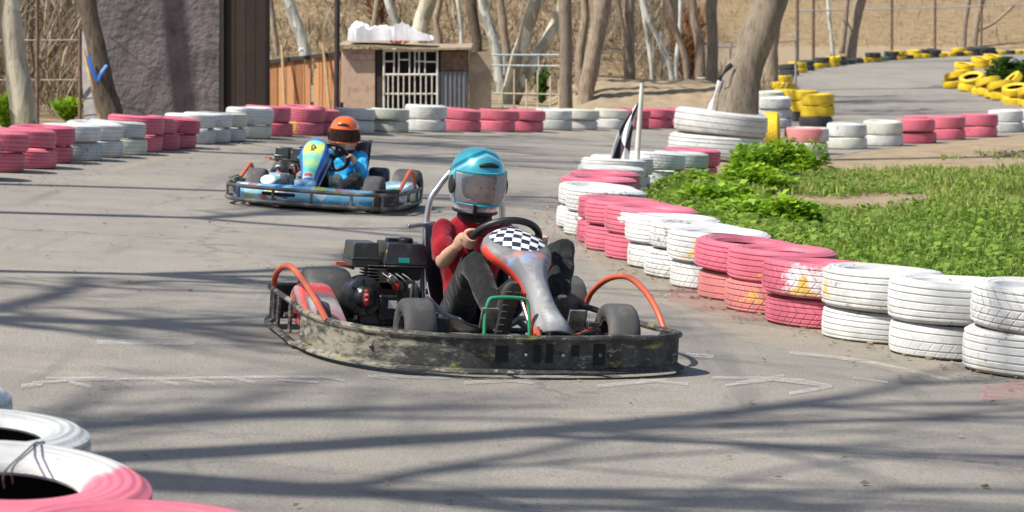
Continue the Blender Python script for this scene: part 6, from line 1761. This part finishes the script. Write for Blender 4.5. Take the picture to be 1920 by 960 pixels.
# white mudguard panel by the right front wheel
mb = MB(); mb.ball((.12, -.34, .20), (.07, .06, .065), 24, 14, Matrix.Rotation(.5, 3, 'Y')@Matrix.Rotation(.5, 3, 'Z')@Matrix.Diagonal((1, 1, .35))); mb.build('white_guard', flatmat('white_gelcoat', (.70, .71, .72), .3), k2)
bp2 = [(-1.08, -.64), (-.8, -.69), (-.25, -.70), (.12, -.66), (.34, -.50), (.44, -.20), (.455, .10), (.42, .40), (.28, .60), (.08, .665), (-.3, .655), (-.7, .62), (-1.02, .57), (-1.14, .44), (-1.17, 0), (-1.15, -.5)]
mb = MB(); mb.tube(spline([(a, b, .155) for a, b in bp2], 5, closed=True), .015, 8, closed=True); mb.tube(spline([(a, b, .055) for a, b in bp2], 5, closed=True), .017, 8, closed=True)
for a, b in bp2: mb.tube([(a, b, .055), (a, b, .155)], .012, 6)
for (f0, l0, f1, l1) in ((.28, .2, .43, .3), (.28, -.2, .44, -.2), (-.2, .6, -.25, .70), (-.2, -.6, -.25, -.70), (-.85, .52, -.85, .60), (-.85, -.6, -.85, -.70)): mb.tube([(f0, l0, .07), (f1, l1, .07)], .012, 6)
bu2 = mb.build('bumper', smear('dusty_black_tube', (.03, .03, .03), (.08, .077, .072), 9, .6, dirt=(.22, .20, .17), dscale=8), k2)
band([(.32, .55), (.22, .63), (.10, .68)], .035, .19, .03, 'corner_guard', M_BUMP, bu2, rail=.012); band([(-.30, -.715), (-.18, -.715), (-.06, -.70)], .035, .19, .03, 'corner_guard', M_BUMP, bu2, rail=.012)
for sg, pts in ((1, [(.05, .655, .15), (-.22, .635, .24), (-.42, .62, .305), (-.50, .615, .31), (-.56, .615, .28), (-.64, .62, .15)]), (-1, [(-.25, -.70, .15), (-.45, -.69, .25), (-.52, -.69, .275), (-.58, -.69, .25), (-.66, -.70, .15)])):
    mb = MB(); mb.tube(spline(pts, 5), .015, 8); mb.build('side_hoop', M_HOOP, k2)
engine(k2, -.86, -.43, .06, .95)
mb = MB(); mb.lathe([(0, .06), (.05, .06), (.06, .04), (.06, -.05), (0, -.06)], 18, 'X', (-.74, -.52, .16), False); mb.build('red_cover', M_REDP, k2)
seat(k2, .02, .0)
mb = MB(); mb.box((-.92, .25, .20), (.12, .16, .20)); mb.build('battery_box', M_SEAT, k2, bevel=.03)
C2, U2, W2, N2 = steering(k2, (-.33, .02, .385), .13, math.radians(52), (.02, .02, .16))
def m_fair2():
    t = NT('blue_fairing_yellow_green_panel'); uv = t.co('UV'); u, v, _ = t.sep(uv); co = t.co()
    c = t.ramp(t.noise(6, co), [(.4, (.01, .08, .33)), (.6, (.02, .17, .52))])
    av = t.math('ABSOLUTE', t.math('SUBTRACT', v, .5))
    inner = t.math('MULTIPLY', t.ramp(av, [(.335, 1), (.355, 0)]), t.math('MULTIPLY', t.ramp(u, [(.17, 0), (.2, 1)]), t.ramp(u, [(.90, 1), (.92, 0)])))
    pan = t.ramp(u, [(.18, (.10, .42, .45)), (.25, (.50, .62, .12)), (.42, (.62, .62, .10)), (.55, (.14, .48, .40)), (.66, (.40, .60, .16)), (.78, (.06, .40, .30)), (.9, (.50, .60, .62))])
    pan = t.mix(t.ramp(t.noise(11, co, 5, .6), [(.50, 0), (.60, .75)]), pan, (.12, .44, .46))
    c = t.mix(inner, c, pan)
    red = t.math('MULTIPLY', t.math('MULTIPLY', t.ramp(t.math('ABSOLUTE', t.math('SUBTRACT', u, .86)), [(.02, 1), (.03, 0)]), t.ramp(av, [(.22, 1), (.26, 0)])), 1)
    c = t.mix(red, c, (.45, .05, .06))
    t.set(color=c, rough=.3, coat=.3); return t.m
st2 = [(-.24, -.075, .495, .062), (-.22, -.075, .487, .092), (-.16, -.07, .45, .114), (-.10, -.065, .405, .114), (-.04, -.055, .355, .098), (.02, -.045, .295, .075), (.08, -.035, .235, .060), (.14, -.025, .18, .054)]
f2 = fairing(k2, st2, m_fair2(), .03, .07)
mb = MB(); q = Vector((-.118, -.067, .445))
for dz in (.017, -.017):
    cc = q+Vector((-.011*dz/.017+.024, 0, dz)); mb.tube([cc+Vector((-.5*math.sin(a)*.011, .014*math.cos(a), .016*math.sin(a))) for a in [2*math.pi*i/16 for i in range(16)]], .0055, 6, closed=True)
mb.build('race_number', flatmat('dark_number', (.03, .03, .02)), k2)
mb = MB(); mb.box((.22, -.02, .20), (.10, .15, .05)); mb.ball((.27, -.045, .20), (.03, .035, .025), 12, 8); mb.ball((.27, .045, .20), (.03, .035, .025), 12, 8); mb.build('fairing_foot', M_BLUES, k2, bevel=.012)
mb = MB(); mb.box((-.25, .17, .12), (.22, .10, .06)); mb.build('red_tray', M_REDP, k2, bevel=.01)
M_JACK = m_cloth('blue_jacket', (.015, .24, .56), (.025, .42, .76), 7)
g2r, t2r = rim_at(C2, U2, W2, .13, math.radians(176)); g2l, t2l = rim_at(C2, U2, W2, .13, math.radians(4))
J2 = dict(pelvis=(-.72, .0, .13), waist=(-.77, .0, .21), chest=(-.775, .01, .31), shoulder=(-.765, .01, .385), neck=(-.75, .0, .43), head=(-.705, 0, .535), sw=.165, yaw=math.radians(12), hs=.88,
    sh_r=(-.75, -.12, .375), el_r=(-.60, -.185, .28), wr_r=(-.405, -.15, .36), grip_r=g2r, tan_r=t2r, palm_r=(-.62, -.72, -.15),
    sh_l=(-.75, .14, .375), el_l=(-.60, .20, .26), wr_l=(-.405, .185, .355), grip_l=g2l, tan_l=-t2l, palm_l=(-.62, .72, -.15),
    hip_r=(-.66, -.08, .13), kn_r=(-.36, -.15, .27), an_r=(-.08, -.12, .16), heel_r=(-.04, -.12, .09), toe_r=(.03, -.11, .27), top_r=(-1, 0, .5),
    hip_l=(-.66, .09, .13), kn_l=(-.36, .21, .22), an_l=(-.10, .17, .15), heel_l=(-.06, .17, .09), toe_l=(.0, .16, .27), top_l=(-1, 0, .5), loose=.012)
d2 = person(K2, J2, (M_JACK, M_TROU, m_cloth('grey_shoe', (.16, .15, .14), (.26, .25, .24)), flatmat('grey_sole', (.28, .27, .26), .8)), .92, 'person', 'child driver in a bright blue jacket and orange helmet steering the blue kart', 'kart drivers', 'long')
def m_hel2():
    t = NT('orange_helmet_paint'); co = t.co(); x, y, z = t.sep(co)
    c = t.ramp(t.noise(5, co, 4), [(.3, (.55, .085, .008)), (.7, (.66, .13, .015))])
    c = t.mix(t.ramp(t.math('ADD', t.math('MULTIPLY', z, 5), .6), [(.40, 1), (.46, 0)]), c, (.62, .26, .13))  # lower shell turned peach, its glare put into the colour
    t.set(color=c, rough=.18, coat=.7); return t.m
helmet(d2, (-.73, 0, .553), (.146, .119, .141), math.radians(9), math.radians(3), (m_hel2(), m_visor('clear_orange_visor', (.14, .08, .06), .08), M_HTRIM, flatmat('orange_frame', (.5, .09, .02), .3)), port=(58, -20, 14))
mb = MB(); ell_loft(mb, [((-.755, 0, .40), .065, .085), ((-.745, 0, .44), .065, .07)]); mb.build('collar', flatmat('navy_collar', (.01, .02, .06), .8), d2, angle=180)
bpy.context.view_layer.update()
